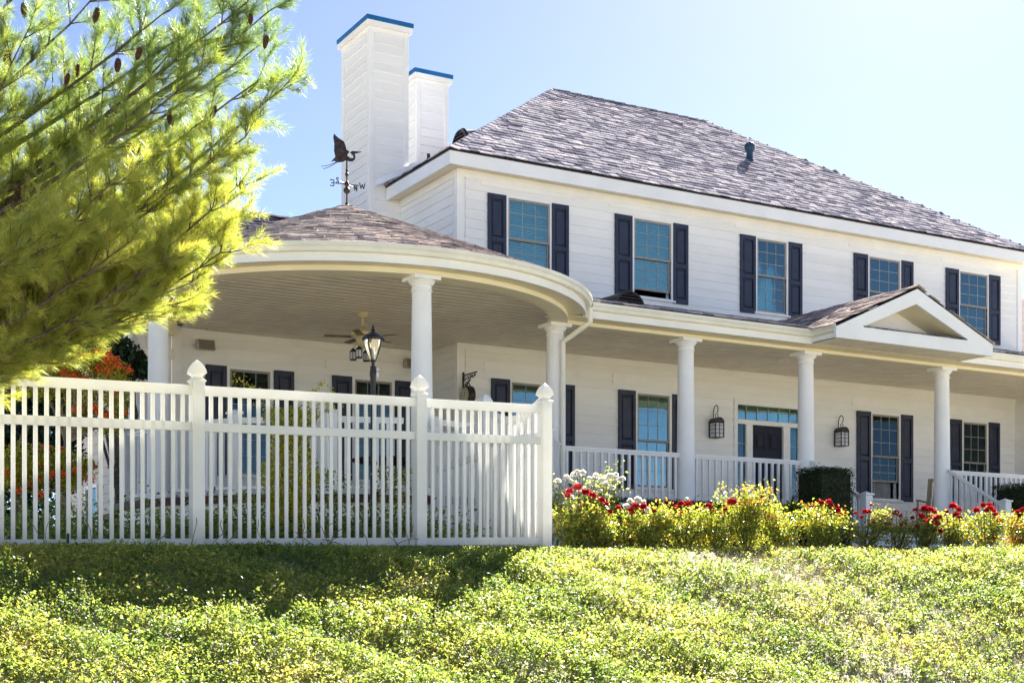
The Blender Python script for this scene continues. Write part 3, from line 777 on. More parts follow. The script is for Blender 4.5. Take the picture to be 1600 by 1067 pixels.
# ---- porch roof, entry gable
proof = H(MB().hexa([(RX + 3.2, 18.3, 4.55), (XR + .3, 18.3, 4.55), (XR + .3, YW, 5.5), (RX + 3.2, YW, 5.5), (RX + 3.2, 18.3, 4.575), (XR + .3, 18.3, 4.575), (XR + .3, YW, PZ(YW)), (RX + 3.2, YW, PZ(YW))]), 'porch_roof', 'underlay')
ps = math.hypot(1, .262)
place_shingles(shingle_plane((11.9, 18.26, 4.59), (1, 0, 0), (0, 1, .262), lambda a, b: 0 <= a <= 14.2 and b < 3.8, 14.2, 3.7 * ps, .185, .2, .34), proof, 'shingle', 0)
gx0, gx1, gxa, gy = 16.33, 20.10, 18.215, 17.65; gze, gza = 4.54, 5.37; gsl = (gza - gze) / (gxa - gx0)
groof = H(MB().add([(gx0, gy, gze), (gxa, gy, gza), (gx1, gy, gze), (gx0, 21.4, gze), (gxa, 21.4, gza), (gx1, 21.4, gze)], [(0, 1, 4, 3), (1, 2, 5, 4), (0, 3, 5, 2), (3, 4, 5)]), 'entry_roof', 'underlay')
g2 = math.hypot(1, gsl); HW = (gxa - gx0) * g2
def in_g(a, b): return 0 <= a and 0 <= b <= HW and (gze + b / g2 * gsl) > PZ(gy + a) - .1 and a < 3.7
gs = shingle_plane((gx0 - .03, gy - .02, gze + .012), (0, 1, 0), (1, 0, gsl), in_g, 3.7, HW, .17, .17, .3)
gs += shingle_plane((gx1 + .03, gy - .02, gze + .012), (0, 1, 0), (-1, 0, gsl), in_g, 3.7, HW, .17, .17, .3)
place_shingles(gs, groof, 'shingle_brown', 10)
caps((gxa, gy - .02, gza + .03), (gxa, 21.2, gza + .03), groof, 'shingle_brown')
# pediment
fnp = lambda a, b, d: (a, d, b)
hl, hr, hz, ha, hax = 16.985, 19.43, 4.59, 5.085, 18.19
ped = MB()
qa, qb, qc, qd, qe = (gx0 + .02, 4.345), (gx1 - .02, 4.345), (gx1 - .02, gze + .01), (gxa, gza - .02), (gx0 + .02, gze - .012)
ped.prism([qa, qb, (hr, hz), (hl, hz)], fnp, gy, gy + .06)
ped.prism([qb, qc, qd, (hax, ha), (hr, hz)], fnp, gy, gy + .06)
ped.prism([qa, (hl, hz), (hax, ha), qd, qe], fnp, gy, gy + .06)
pedo = H(ped, 'pediment', 'fascia')
sub(MB().add([(hl - .3, gy + .62, hz - .05), (hr + .3, gy + .62, hz - .05), (hax, gy + .62, ha + .25)], [(0, 1, 2)]), 'gable_panel', 'trim_warm_bounce', pedo)
for k in range(4):
    z = hz + .02 + k * .15; hw = (ha + .13 - z) / (ha - hz) * 1.22
    if hw > .1: sub(MB().hexa([(hax - hw, gy + .60, z), (hax + hw, gy + .60, z), (hax + hw, gy + .575, z), (hax - hw, gy + .575, z), (hax - hw + .2, gy + .60, z + .15), (hax + hw - .2, gy + .60, z + .15), (hax + hw - .2, gy + .59, z + .15), (hax - hw + .2, gy + .59, z + .15)]), 'siding_board', 'siding', pedo)
# sloped shingle ledge inside the opening, rake soffits
led = MB()
for k in range(18):
    xa = hl - .02 + k * .137
    led.obox((xa + .067, gy + .25, hz + .035), (.066, 0, 0), (0, .26, .045), (0, 0, .008 + random.uniform(0, .006)), random.random())
sub(led, 'shingle_ledge', 'shingle_shaded', pedo)['kind'] = 'stuff'
rk = MB()
for sgn, xe in ((-1, hl - .02), (1, hr + .02)):
    a = Vector((xe, gy + .06, hz)); b = Vector((hax, gy + .06, ha)); u = Vector((0, .54, 0)); t = Vector((0, 0, .02))
    rk.hexa([a, b, b + u, a + u, a + t, b + t, b + u + t, a + u + t])
sub(rk, 'rake_soffit', 'trim_warm_bounce', pedo)
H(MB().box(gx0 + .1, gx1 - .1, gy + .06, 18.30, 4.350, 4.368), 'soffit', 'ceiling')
# straight eaves
gp = [(o, z) for o, z in [(0, 4.455), (.065, 4.455), (.078, 4.475), (.078, 4.505), (.10, 4.53), (.10, 4.575), (.085, 4.575), (.08, 4.545), (0, 4.545)]]
EYF = 18.35
xe0 = RX + math.sqrt(RG ** 2 - 1.95 ** 2) + .01
H(MB().sweep([(xe0, EYF), (gx0 + .1, EYF), (gx0 + .1, gy + .01)], gp), 'gutter', 'gutter')
H(MB().sweep([(gx1 - .1, gy + .3), (gx1 - .1, EYF), (XR + .4, EYF)], gp), 'gutter', 'gutter')
fp = [(-.025, 4.345), (0, 4.345), (0, 4.47), (-.025, 4.47)]
H(MB().sweep([(xe0 - .12, EYF), (gx0 + .1, EYF), (gx0 + .1, gy + .06)], fp), 'fascia', 'trim')
H(MB().sweep([(gx1 - .1, gy + .06), (gx1 - .1, EYF), (XR + .4, EYF)], fp), 'fascia', 'trim')
H(MB().box(xe0 - .6, XR + .4, EYF + .03, 18.70, 4.352, 4.37), 'soffit', 'trim_warm_bounce')
H(MB().box(gx0 - .02, gx0 + .1, 18.28, 18.40, 4.58, 4.63).box(gx1 - .02, gx1 + .1, 17.8, 17.9, 4.56, 4.60).box(xe0 + .03, xe0 + .18, 18.3, 18.4, 4.575, 4.64), 'gutter_end_cap', 'trim', bevel=.02)
bm_ = MB().box(RX + 3.0, XR + .1, 18.69, 18.93, 4.285, 4.5).box(RX + 3.0, XR + .1, 18.655, 18.69, 4.285, 4.345)
H(bm_, 'porch_beam', 'trim_warm_bounce', bevel=.004)

# porch ceiling: narrow boards side by side
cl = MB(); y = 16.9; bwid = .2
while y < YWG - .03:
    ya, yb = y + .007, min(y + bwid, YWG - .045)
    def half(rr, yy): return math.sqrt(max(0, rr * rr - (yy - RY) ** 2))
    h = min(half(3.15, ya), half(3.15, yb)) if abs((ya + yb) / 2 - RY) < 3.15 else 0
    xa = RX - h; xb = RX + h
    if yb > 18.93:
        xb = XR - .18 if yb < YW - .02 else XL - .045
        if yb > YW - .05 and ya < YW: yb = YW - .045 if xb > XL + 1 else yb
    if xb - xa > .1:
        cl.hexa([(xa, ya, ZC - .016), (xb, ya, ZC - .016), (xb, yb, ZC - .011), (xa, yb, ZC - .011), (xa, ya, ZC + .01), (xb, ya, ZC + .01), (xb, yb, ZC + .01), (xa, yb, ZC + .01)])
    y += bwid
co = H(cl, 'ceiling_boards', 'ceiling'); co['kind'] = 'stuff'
H(MB().prism(arc(3.3, -215, 35), lambda a, b, d: (a, b, d), ZC + .012, ZC + .03).box(6.9, XR, 19.9, YW, ZC + .0125, ZC + .0305).box(XL, XR, 18.9, 19.9, ZC + .0125, ZC + .0305).box(6.9, XL, YW, YWG, ZC + .0125, ZC + .0305), 'porch_ceiling', 'trim')
# recessed lamps' trims
for x_, y_ in ((12.6, 20.3), (15.3, 20.3), (17.6, 20.4), (21.0, 20.4)):
    H(MB().lathe([(.09, 0), (.10, -.012), (.07, -.014), (.065, -.004)], (x_, y_, ZC - .02), 20), 'downlight', 'trim')

# ---- deck
def disc(r, z0, z1, name, m, a0=0, a1=360): 
    pts = arc(r, a0, a1, 80); mb = MB().prism(pts, lambda a, b, d: (a, b, d), z0, z1); return H(mb, name, m)
disc(3.52, ZF - .10, ZF, 'deck', 'deck_brown')
disc(3.40, ZF - .36, ZF - .10, 'skirt_board', 'trim')
H(MB().box(RX + 2.5, XR, YC - .22, YW, ZF - .08, ZF - .002), 'porch_floor', 'concrete')
H(MB().box(RX + 3.2, 16.9, YC - .20, YC - .17, .5, ZF - .08).box(19.85, XR, YC - .20, YC - .17, .5, ZF - .08), 'skirt_board', 'trim')
H(MB().box(5.6, XL, RY, YWG, ZF - .10, ZF - .003), 'deck', 'deck_brown')
# lattice under the round deck
lt = MB()
for k in range(-2, 62):
    a = R(-250 + k * 5.0); 
    for sgn in (-1, 1):
        p0 = Vector((RX + 3.36 * math.cos(a), RY + 3.36 * math.sin(a), .42)); a2 = a + sgn * R(9.5)
        p1 = Vector((RX + 3.36 * math.cos(a2), RY + 3.36 * math.sin(a2), ZF - .36))
        nrm = Vector((math.cos(a), math.sin(a), 0))
        lt.bar(p0 + nrm * (.008 * sgn), p1 + nrm * (.008 * sgn), .035, .010, up=(0, 0, 1)) if False else lt.obox((p0 + p1) / 2 + nrm * .007 * sgn, (p1 - p0) / 2, nrm * .005, (p1 - p0).normalized().cross(nrm) * .018)
lo_ = H(lt, 'lattice', 'gutter'); lo_['kind'] = 'stuff'
disc(3.25, .3, ZF - .37, 'deck_foundation', 'soil')

# ---- columns
def column(x, y, z0=ZF, z1=4.285):
    mb = MB(); h = z1 - z0
    prof = [(.185, 0), (.185, .06), (.175, .075), (.165, .10), (.152, .12)]
    for k in range(9):
        f = k / 8; prof.append((.152 - .022 * f ** 1.7, .13 + (h - .13 - .21) * f))
    prof += [(.130, h - .205), (.145, h - .20), (.145, h - .175), (.132, h - .165), (.132, h - .12), (.15, h - .115), (.152, h - .10), (.175, h - .075), (.186, h - .055)]
    mb.lathe(prof, (x, y, z0), 32)
    o = H(mb, 'column', 'column', smooth=True)
    sub(MB().box(x - .195, x + .195, y - .195, y + .195, z1 - .055, z1 - .001), 'capital_plate', 'column', o, bevel=.004)
    return o
CPOS = [(11.57, 18.8), (14.11, 18.8), (16.71, 18.8), (20.03, 18.8), (22.63, 18.8), (8.33, 16.93), (5.47, 19.34), (5.9, 22.0)]
for p in CPOS: column(*p)

# ---- railings
def railing(a, b, z0=ZF, zr=2.40, step=.128, name='porch_railing', posts=()):
    a, b = Vector((a[0], a[1], 0)), Vector((b[0], b[1], 0)); d = b - a; L = d.length; d.normalize(); nrm = Vector((-d.y, d.x, 0))
    up = Vector((0, 0, 1)); mid = (a + b) / 2
    mb = MB().obox(mid + up * (zr - .02), d * L / 2, nrm * .04, up * .018).obox(mid + up * (zr - .058), d * L / 2, nrm * .02, up * .02)
    o = H(mb, name, 'vinyl_rail')
    sub(MB().obox(mid + up * (z0 + .11), d * L / 2, nrm * .03, up * .02), 'bottom_rail', 'vinyl_rail', o)
    n = int(L / step)
    for k in range(n):
        p = a + d * ((k + .5) * L / n)
        sub(MB().obox(p + up * (z0 + .13 + zr - .078) / 2 , d * .019, nrm * .019, up * (zr - .078 - z0 - .13) / 2), 'baluster', 'vinyl_rail', o)
    return o
mat('vinyl_rail', (0.82, 0.815, 0.80), 0.4, 0.03, 2, spec=0.4)
railing((11.72, YC), (13.96, YC)); railing((14.26, YC), (16.56, YC)); railing((20.18, YC), (22.48, YC)); railing((22.78, YC), (25.7, YC))
def ringp(t, r=RC): return (RX + r * math.cos(R(t)), RY + r * math.sin(R(t)))
angs = [-34, -55, -75, -93]
pts = [ringp(t) for t in (-30, -51, -72, -92)]
for p, q in zip(pts[:-1], pts[1:]): railing(p, q, name='deck_railing')
an2 = [-100, -117, -140, -159]
pts = [ringp(t) for t in an2]
for p, q in zip(pts[:-1], pts[1:]): railing(p, q, name='deck_railing')
pts = [ringp(t) for t in (-166, -188, -210)]
for p, q in zip(pts[:-1], pts[1:]): railing(p, q, name='deck_railing')
def newel(x, y, z0, z1, w=.075):
    mb = MB().box(x - w, x + w, y - w, y + w, z0, z1 - .05)
    o = H(mb, 'newel_post', 'vinyl_rail', bevel=.004)
    sub(MB().box(x - w - .02, x + w + .02, y - w - .02, y + w + .02, z1 - .048, z1 - .02).lathe([(w * 1.3, -.02), (.0, .02)], (x, y, z1), 4, rot=math.pi / 4), 'newel_cap', 'vinyl_rail', o)
for t in (-117, -140, -188, -51, -72): newel(*ringp(t), ZF, 2.50)

# ---- front steps
SX0, SX1 = 16.86, 19.88
for k in range(5):
    z = ZF - .165 * (k + 1); yb = YC - .22 - .29 * k; 
    st = H(MB().box(SX0, SX1, yb - .27, YC - .2 if k == 4 else yb + .02, z - .165, z - .03), 'step', 'trim')
    sub(MB().box(SX0 - .02, SX1 + .02, yb - .29, yb + (-.001), z - .029, z), 'tread', 'step_tread', st)
for xs in (16.71, 20.03):
    newel(xs, 17.33, .55, 1.76)
    mb = MB(); a = Vector((xs, 18.66, 2.38)); b = Vector((xs, 17.40, 1.66)); mb.bar(a, b, .075, .04)
    o = H(mb, 'stair_railing', 'vinyl_rail'); sub(MB().bar(a - Vector((0, 0, .8)), b - Vector((0, 0, .8)), .05, .04), 'bottom_rail', 'vinyl_rail', o)
    for k in range(9):
        p = a.lerp(b, (k + .6) / 9.4); sub(MB().box(p.x - .018, p.x + .018, p.y - .018, p.y + .018, p.z - .8, p.z - .02), 'baluster', 'vinyl_rail', o)
# ---- downspout
ds = MB(); DSX = xu(879.5, 18.60)
t = R(A0 - 1.5); e = Vector((RX + 3.76 * math.cos(t), RY + 3.76 * math.sin(t), 4.46))
path = [e, e - Vector((0, 0, .22)), Vector((DSX, 18.60, 3.98)), Vector((DSX, 18.60, 3.8)), Vector((DSX, 18.60, .6))]
pp = [path[0], path[1]]
for k in range(1, 6): pp.append(path[1].lerp(path[2], k / 5))
pp += [path[3], path[4]]
ds.tube(pp, .042, 10)
H(ds, 'downspout', 'gutter', smooth=True)
H(MB().tube([(6.66, 22.95, 4.4), (6.66, 22.95, .6)], .04, 8).box(6.58, 6.74, 22.88, 23.02, 3.95, 4.1), 'downspout', 'gutter')

# ------------------------------------------------------------------ fence
def P3(s, q, z): x, y = pt(s, q); return Vector((x, y, z))
D3 = Vector((CD[0], CD[1], 0)); N3 = Vector((CN[0], CN[1], 0)); UP3 = Vector((0, 0, 1))
def post_mesh(mb, c, d, n, z0, z1, w=.0635):
    mb.obox(c + UP3 * (z0 + z1) / 2, d * w, n * w, UP3 * (z1 - z0) / 2)
def gothic(c, d, n, z1):
    mb = MB(); prof = [(.074, 0), (.074, .014), (.058, .024), (.045, .045), (.046, .058), (.066, .075), (.078, .088), (.076, .10), (.070, .125), (.058, .155), (.040, .187), (.018, .210), (.004, .222)]
    vs = []
    for r_, z in prof:
        for a, b in ((-1, -1), (1, -1), (1, 1), (-1, 1)): vs.append(c + d * (a * r_) + n * (b * r_) + UP3 * (z1 + z))
    m = len(prof); fs = [(i * 4 + k, i * 4 + (k + 1) % 4, (i + 1) * 4 + (k + 1) % 4, (i + 1) * 4 + k) for i in range(m - 1) for k in range(4)]
    fs += [(3, 2, 1, 0), tuple((m - 1) * 4 + k for k in range(4))]
    return mb.add(vs, fs)
def fence_post(root, base, d, n, z0, z1):
    mb = MB(); post_mesh(mb, base, d, n, z0, z1)
    o = mb.build('post', 'vinyl', root, bevel=.004)
    gothic(base, d, n, z1).build('post_cap', 'vinyl', o)
    return o
fence = empty('fence'); tag(fence, 'long white vinyl picket fence with pointed post caps along the top of the bank', 'fence')
zt_ = lambda s: 2.10 + 0.027 * s
SPOST = [-0.64, 1.928, 4.497, 6.17]
for s in SPOST[0:]:
    fence_post(fence, P3(s, 0, 0), D3, N3, float(ground_z(*pt(s, 0))) - .12, zt_(s) + .035)
def panel(root, A, B, d, n, zfun, picks=.1033, drop=None, mid=.374, hbot=1.545, scoop=None):
    L = (B - A).length; up = UP3
    def rail(z0f, h, th, name):
        a, b = A, B; m = 1 if scoop is None or name != 'top' else 14
        mb = MB()
        for k in range(m):
            p = a.lerp(b, k / m); q = a.lerp(b, (k + 1) / m); zp, zq = z0f(k / m), z0f((k + 1) / m)
            vs = [p - n * th + up * (zp - h), q - n * th + up * (zq - h), q + n * th + up * (zq - h), p + n * th + up * (zp - h),
                  p - n * th + up * zp, q - n * th + up * zq, q + n * th + up * zq, p + n * th + up * zp]
            mb.hexa(vs)
        mb.build('rail', 'vinyl', root, bevel=.004 if m == 1 else 0)
    sc_ = scoop or (lambda f: 0)
    rail(lambda f: zfun(f) - sc_(f), .098, .026, 'top')
    rail(lambda f: zfun(f) - mid, .088, .024, 'mid')
    rail(lambda f: zfun(f) - hbot, .088, .026, 'bottom')
    k = int(L / picks); off = (L - (k - 1) * picks) / 2
    for i in range(k):
        f = (off + i * picks) / L; p = A.lerp(B, f); zt = zfun(f) - sc_(f) - .095; zb = zfun(f) - hbot
        jx = random.uniform(-.002, .002); lean = random.uniform(-.002, .002)
        MB().obox(p + d * jx + up * (zt + zb) / 2, d * .019, n * .011, up * (zt - zb) / 2 + d * lean).build('picket', 'vinyl', root)
for a, b in zip(SPOST[:-1], SPOST[1:]):
    panel(fence, P3(a + .0635, 0, 0), P3(b - .0635, 0, 0), D3, N3, lambda f, a=a, b=b: zt_(a + (b - a) * f))
# the gate and the short return run back towards the house
gate = empty('gate'); tag(gate, 'white vinyl gate with scooped top set behind the right end of the fence', 'gate')
G0, G1 = P3(6.17, .0635, 0), P3(6.17, 1.26, 0)
panel(gate, G0 + N3 * .02, G1 - N3 * .02, N3, -D3, lambda f: 2.36 + .02 * f, .075, mid=.40, hbot=1.66, scoop=lambda f: .16 * math.sin(math.pi * f))
ret = empty('return_fence'); tag(ret, 'short white picket fence run between the gate and the porch', 'fence')
fence_post(ret, P3(6.17, 1.32, 0), N3, D3, .45, 2.34); fence_post(ret, P3(6.17, 2.55, 0), N3, D3, .45, 2.20)
panel(ret, P3(6.17, 1.385, 0), P3(6.17, 2.485, 0), N3, D3, lambda f: 2.22 - .10 * f, .09, hbot=1.62)
# pebbles under the right end
pm = MB()
for k in range(150):
    s = random.uniform(4.4, 6.3); q = random.uniform(-.16, .05); x, y = pt(s, q); r_ = random.uniform(.02, .042)
    z = float(ground_z(x, y)) + r_ * .4
    vs = []; n_ = 6
    for i, (rr, zz) in enumerate(((.6, -.5), (1, 0), (.65, .6))):
        for j in range(n_): vs.append((x + r_ * rr * math.cos(j * 1.047 + k) * random.uniform(.85, 1.1), y + r_ * rr * math.sin(j * 1.047 + k), z + r_ * zz))
    pm.add(vs, [(i * 6 + j, i * 6 + (j + 1) % 6, i * 6 + 6 + (j + 1) % 6, i * 6 + 6 + j) for i in range(2) for j in range(6)] + [tuple(12 + j for j in range(6))])
pb = pm.build('pebbles', 'stone'); tag(pb, 'row of pale pebbles under the right end of the white fence', 'pebbles'); pb['kind'] = 'stuff'
# small garden stake at the left panel
sx, sy = pt(.62, -.06)
stk = MB().box(-.01, .01, -.012, .012, -.1, .14).box(-.012, .012, -.014, -.011, .10, .145).build('garden_stake', 'metal_dark')
stk.location = (sx, sy, float(ground_z(sx, sy))); tag(stk, 'small dark metal stake at the foot of the left fence panel', 'stake')

# ------------------------------------------------------------------ things on and about the house
def CP(u, v, t):      # a point on the sight line of a picture position at depth t
    r = (u - 800) / 2204
    return Vector((t * (.8672 * r + .4979), t * (-.4979 * r + .8672), t * (935 - v) / 2204))
# weather vane on the round roof
vane = empty('weather_vane', (RX, RY, AZ)); tag(vane, 'bronze flying heron weather vane on top of the round porch roof', 'weather vane')
MB().lathe([(.10, -.06), (.06, -.02), (.03, .02), (.02, .06)], n=12).build('mount', 'bronze', vane, smooth=True)
MB().tube([(0, 0, 0), (0, 0, .82)], .012, 8).build('rod', 'bronze', vane)
def ball(z, r): return [(max(.001, r * math.sin(math.pi * k / 10)), z - r * math.cos(math.pi * k / 10)) for k in range(11)]
MB().lathe(ball(.25, .052), n=16).build('ball', 'bronze', vane, smooth=True)
MB().lathe(ball(.50, .028), n=12).lathe([(.012, .52), (.02, .56), (.006, .60)], n=10).build('ball', 'bronze', vane, smooth=True)
MB().lathe([(.012, .30), (.035, .33), (.03, .37), (.012, .40)], n=12).build('hub', 'bronze', vane, smooth=True)
# picture: E to the left, W to the right, N back right, S front left
camr = Vector((.8672, -.4979, 0)); camf = Vector((.4979, .8672, 0))
arms = {'E': (-camr * .93 - camf * .35), 'W': (camr * .93 + camf * .35), 'N': (camr * .35 * 1.0 + camf * .93), 'S': (-camr * .35 - camf * .93)}
arms['N'] = (camr * .50 + camf * .86); arms['S'] = -arms['N']
def letter(ch, c, ax, up_, s, par):
    st = {'E': [((.0, 0), (0, 1)), ((0, 0), (.7, 0)), ((0, .5), (.5, .5)), ((0, 1), (.7, 1))],
          'W': [((0, 1), (.25, 0)), ((.25, 0), (.5, .75)), ((.5, .75), (.75, 0)), ((.75, 0), (1, 1))],
          'N': [((0, 0), (0, 1)), ((0, 1), (.65, 0)), ((.65, 0), (.65, 1))],
          'S': [((.65, .85), (.35, 1)), ((.35, 1), (.05, .85)), ((.05, .85), (.1, .6)), ((.1, .6), (.6, .4)), ((.6, .4), (.65, .15)), ((.65, .15), (.35, 0)), ((.35, 0), (.0, .15))]}[ch]
    mb = MB()
    for (a, b), (c2, d2) in st:
        mb.bar(c + ax * (a - .35) * s + up_ * (b - .5) * s, c + ax * (c2 - .35) * s + up_ * (d2 - .5) * s,   .013, .010, up=ax.cross(up_))
    mb.build('letter', 'bronze', par)
for ch, dv in arms.items():
    e = dv * .19; z = Vector((0, 0, .345))
    a = MB().tube([z, z + e], .007, 6).build('arm', 'bronze', vane)
    ax = Vector((dv.x, dv.y, 0)).normalized()
    if ax.dot(camr) < 0 and ch != 'E': ax = -ax
    letter(ch, z + dv * .235, ax, UP3, .088, a)
# the bird, flat cut metal with a body
bx = camr * .94 + camf * .34
def bird_prism(poly, off, th, name, mtl='bronze'):
    nb = Vector((-bx.y, bx.x, 0)); o_ = Vector((0, 0, .72))
    return MB().prism(poly, lambda a, b, d: tuple(o_ + bx * a + UP3 * b + nb * d), off - th / 2, off + th / 2).build(name, mtl, vane)
K = 1 / 101.0 / 1.0       # picture zoom pixels -> metres, the shape only
def bp(pts): return [((x - 382) / 6.667 * .0099, (375 - y) / 6.667 * .0099) for x, y in pts]
bird_prism(bp([(215, 410), (262, 352), (300, 330), (365, 318), (395, 340), (420, 352), (445, 352), (455, 340), (450, 320), (430, 300), (418, 292), (440, 276), (465, 278), (540, 274), (490, 292), (462, 302), (473, 330), (468, 362), (445, 382), (410, 384), (380, 374), (345, 396), (290, 408), (250, 396)]), 0, .03, 'bird_body')
bird_prism(bp([(255, 360), (242, 300), (245, 230), (233, 160), (240, 124), (280, 158), (345, 195), (360, 225), (372, 270), (385, 320), (340, 345), (290, 360)]), -.035, .012, 'wing')
bird_prism(bp([(362, 325), (372, 262), (395, 262), (415, 280), (405, 298), (385, 300), (390, 330)]), .04, .012, 'wing')
MB().tube([tuple(Vector((0, 0, .72)) + bx * a + UP3 * b) for a, b in bp([(285, 400), (210, 440), (150, 462), (112, 468)])], .005, 5).tube([tuple(Vector((0, 0, .72)) + bx * a + UP3 * b) for a, b in bp([(285, 404), (225, 448), (170, 480), (132, 491)])], .005, 5).build('legs', 'bronze', vane)

# ceiling fan
fan = empty('ceiling_fan', (RX + .33, RY + .14, ZC - .02)); tag(fan, 'creamy ceiling fan with lights under the round porch ceiling', 'ceiling fan')
MB().lathe([(.085, 0), (.085, -.04), (.06, -.085), (.02, -.09)], n=20).build('canopy', 'fan_cream', fan, smooth=True)
MB().lathe([(.018, -.08), (.018, -.22)], n=10).build('rod', 'fan_cream', fan)
MB().lathe([(.02, -.20), (.05, -.22), (.08, -.255), (.17, -.29), (.205, -.33), (.20, -.37), (.12, -.41), (.10, -.44), (.09, -.50), (.05, -.55), (.01, -.56)], n=28).build('motor', 'fan_cream', fan, smooth=True)
for k in range(5):
    t = R(20 + 72 * k); d = Vector((math.cos(t), math.sin(t), 0)); s_ = Vector((-d.y, d.x, 0)) * 1
    b = MB().obox(d * .39 + UP3 * -.385, d * .21, s_ * .055 + UP3 * .006, UP3 * .004).build('blade', 'fan_blade', fan, bevel=.003)
    MB().obox(d * .19 + UP3 * -.38, d * .04, s_ * .025, UP3 * .006).build('bracket', 'fan_cream', b)
for k in range(4):
    t = R(45 + 90 * k); c = Vector((.16 * math.cos(t), .16 * math.sin(t), 0))
    MB().tube([(0, 0, -.50), (c.x * .7, c.y * .7, -.50), (c.x, c.y, -.55)], .010, 6).build('lamp_arm', 'fan_cream', fan)
    g = MB().lathe([(.045, 0), (.048, -.13)], (c.x, c.y, -.60), 12).build('lamp_shade', 'frosted', fan, smooth=True)
    rg = MB()
    for z in (-.60, -.725): rg.lathe([(.054, 0), (.058, -.012), (.05, -.014)], (c.x, c.y, z), 12)
    for j in range(6):
        a = j * 1.047; rg.tube([(c.x + .054 * math.cos(a), c.y + .054 * math.sin(a), -.60), (c.x + .054 * math.cos(a), c.y + .054 * math.sin(a), -.73)], .005, 4)
    rg.lathe([(.055, -.60), (.03, -.57), (.01, -.55)], (c.x, c.y, 0), 12)
    rg.build('lamp_cage', 'metal_dark', g)

# wall speakers
def speaker(u, v, label):
    x = xu(u, YWG); z = (935 - v) / 2204 * YWG / (-.4979 * (u - 800) / 2204 + .8672)
    sp = empty('wall_speaker', (x, YWG - .03, z)); tag(sp, label, 'speaker', 'speakers on the porch wall')
    MB().hexa([(-.15, -.16, -.09), (.15, -.16, -.09), (.15, 0, -.07), (-.15, 0, -.07), (-.15, -.12, .09), (.15, -.12, .09), (.15, 0, .09), (-.15, 0, .09)]).build('case', 'speaker', sp, bevel=.008)
    MB().hexa([(-.13, -.166, -.075), (.13, -.166, -.075), (.13, -.155, -.078), (-.13, -.155, -.078), (-.13, -.132, .075), (.13, -.132, .075), (.13, -.12, .075), (-.13, -.12, .075)]).build('grille', 'speaker_grille', sp)
speaker(318, 541, 'small beige speaker on the wall left of the ceiling fan'); speaker(640, 570, 'small beige speaker on the wall just left of the front column')

# double faced clock on a scroll bracket at the house corner
ck = empty('wall_clock', (11.62, YW - .05, 0)); tag(ck, 'round dark clock hanging from a scrolled iron bracket on the porch wall', 'clock')
cpos = CP(729, 610, 24.6)
ck.location = (xu(722, YW), YW - .035, 0)
dv = Vector((0, -1, 0))
zt = (935 - 588) / 2204 * 24.9
b = MB().obox((0, -.012, zt - .20), (.014, 0, 0), (0, .012, 0), (0, 0, .26)).obox((0, -.26, zt), (.010, 0, 0), (0, .25, 0), (0, 0, .010))
b.lathe(ball(zt - .40, .03), (0, -.02, 0), 8)
def scroll(cy, cz, r, a0, turns, sgn=1):
    return [(0, cy + sgn * r * (1 - .75 * k / 16) * math.cos(a0 + turns * 2 * math.pi * k / 16), cz + r * (1 - .75 * k / 16) * math.sin(a0 + turns * 2 * math.pi * k / 16)) for k in range(17)]
for cy, cz, r_, a0 in ((-.07, -.07, .05, 0), (-.17, -.06, .045, 2), (-.27, -.055, .04, 1), (-.36, -.05, .035, 3), (-.07, -.19, .05, 4), (-.14, -.15, .04, 5), (-.44, -.045, .03, 0), (-.24, -.11, .03, 2)):
    b.tube(scroll(cy, zt + cz, r_, a0, 1.2), .007, 5)
b.tube([(0, -.02, zt - .36), (0, -.10, zt - .25), (0, -.22, zt - .12), (0, -.33, zt - .03)], .008, 5)
b.build('bracket', 'metal_dark', ck)
cz = zt - .37; cy = -.20
body = MB(); pr = [(.001, -.07), (.14, -.07), (.165, -.055), (.17, 0), (.165, .055), (.14, .07), (.001, .07)]
vs = []
CN_ = 32; body.lathe([(max(r_, .001), z) for r_, z in pr], n=CN_, cap=False)
cb_ = body.build('clock_case', 'metal_dark', ck, smooth=True); cb_.rotation_euler = (0, R(90), 0); cb_.location = (0, cy, cz)
for sgn in (-1, 1):
    f = MB().lathe([(.137, 0), (.137, .004)], n=32).build('clock_face', 'clock_face', cb_); f.location = (0, 0, sgn * .072 - .002)
    hnd = MB().obox((-.03, .0, .008), (.035, 0, 0), (0, .005, 0), (0, 0, .002)).obox((0.0, .025, .008), (.004, 0, 0), (0, .028, 0), (0, 0, .002))
    for k in range(12):
        t = R(30 * k); dd = Vector((math.cos(t), math.sin(t), 0)); hnd.obox(dd * .115 + Vector((0, 0, .007)), dd * .012, Vector((-dd.y, dd.x, 0)) * .003, Vector((0, 0, .001)))
    h_ = hnd.build('clock_hands', 'metal_dark', cb_); h_.location = (0, 0, sgn * .072 - (.002 if sgn > 0 else .012))
MB().tube([(0, -.10, cz + .13), (0, -.20, cz + .24), (0, -.29, cz + .13)], .012, 6).build('clock_hanger', 'metal_dark', ck)

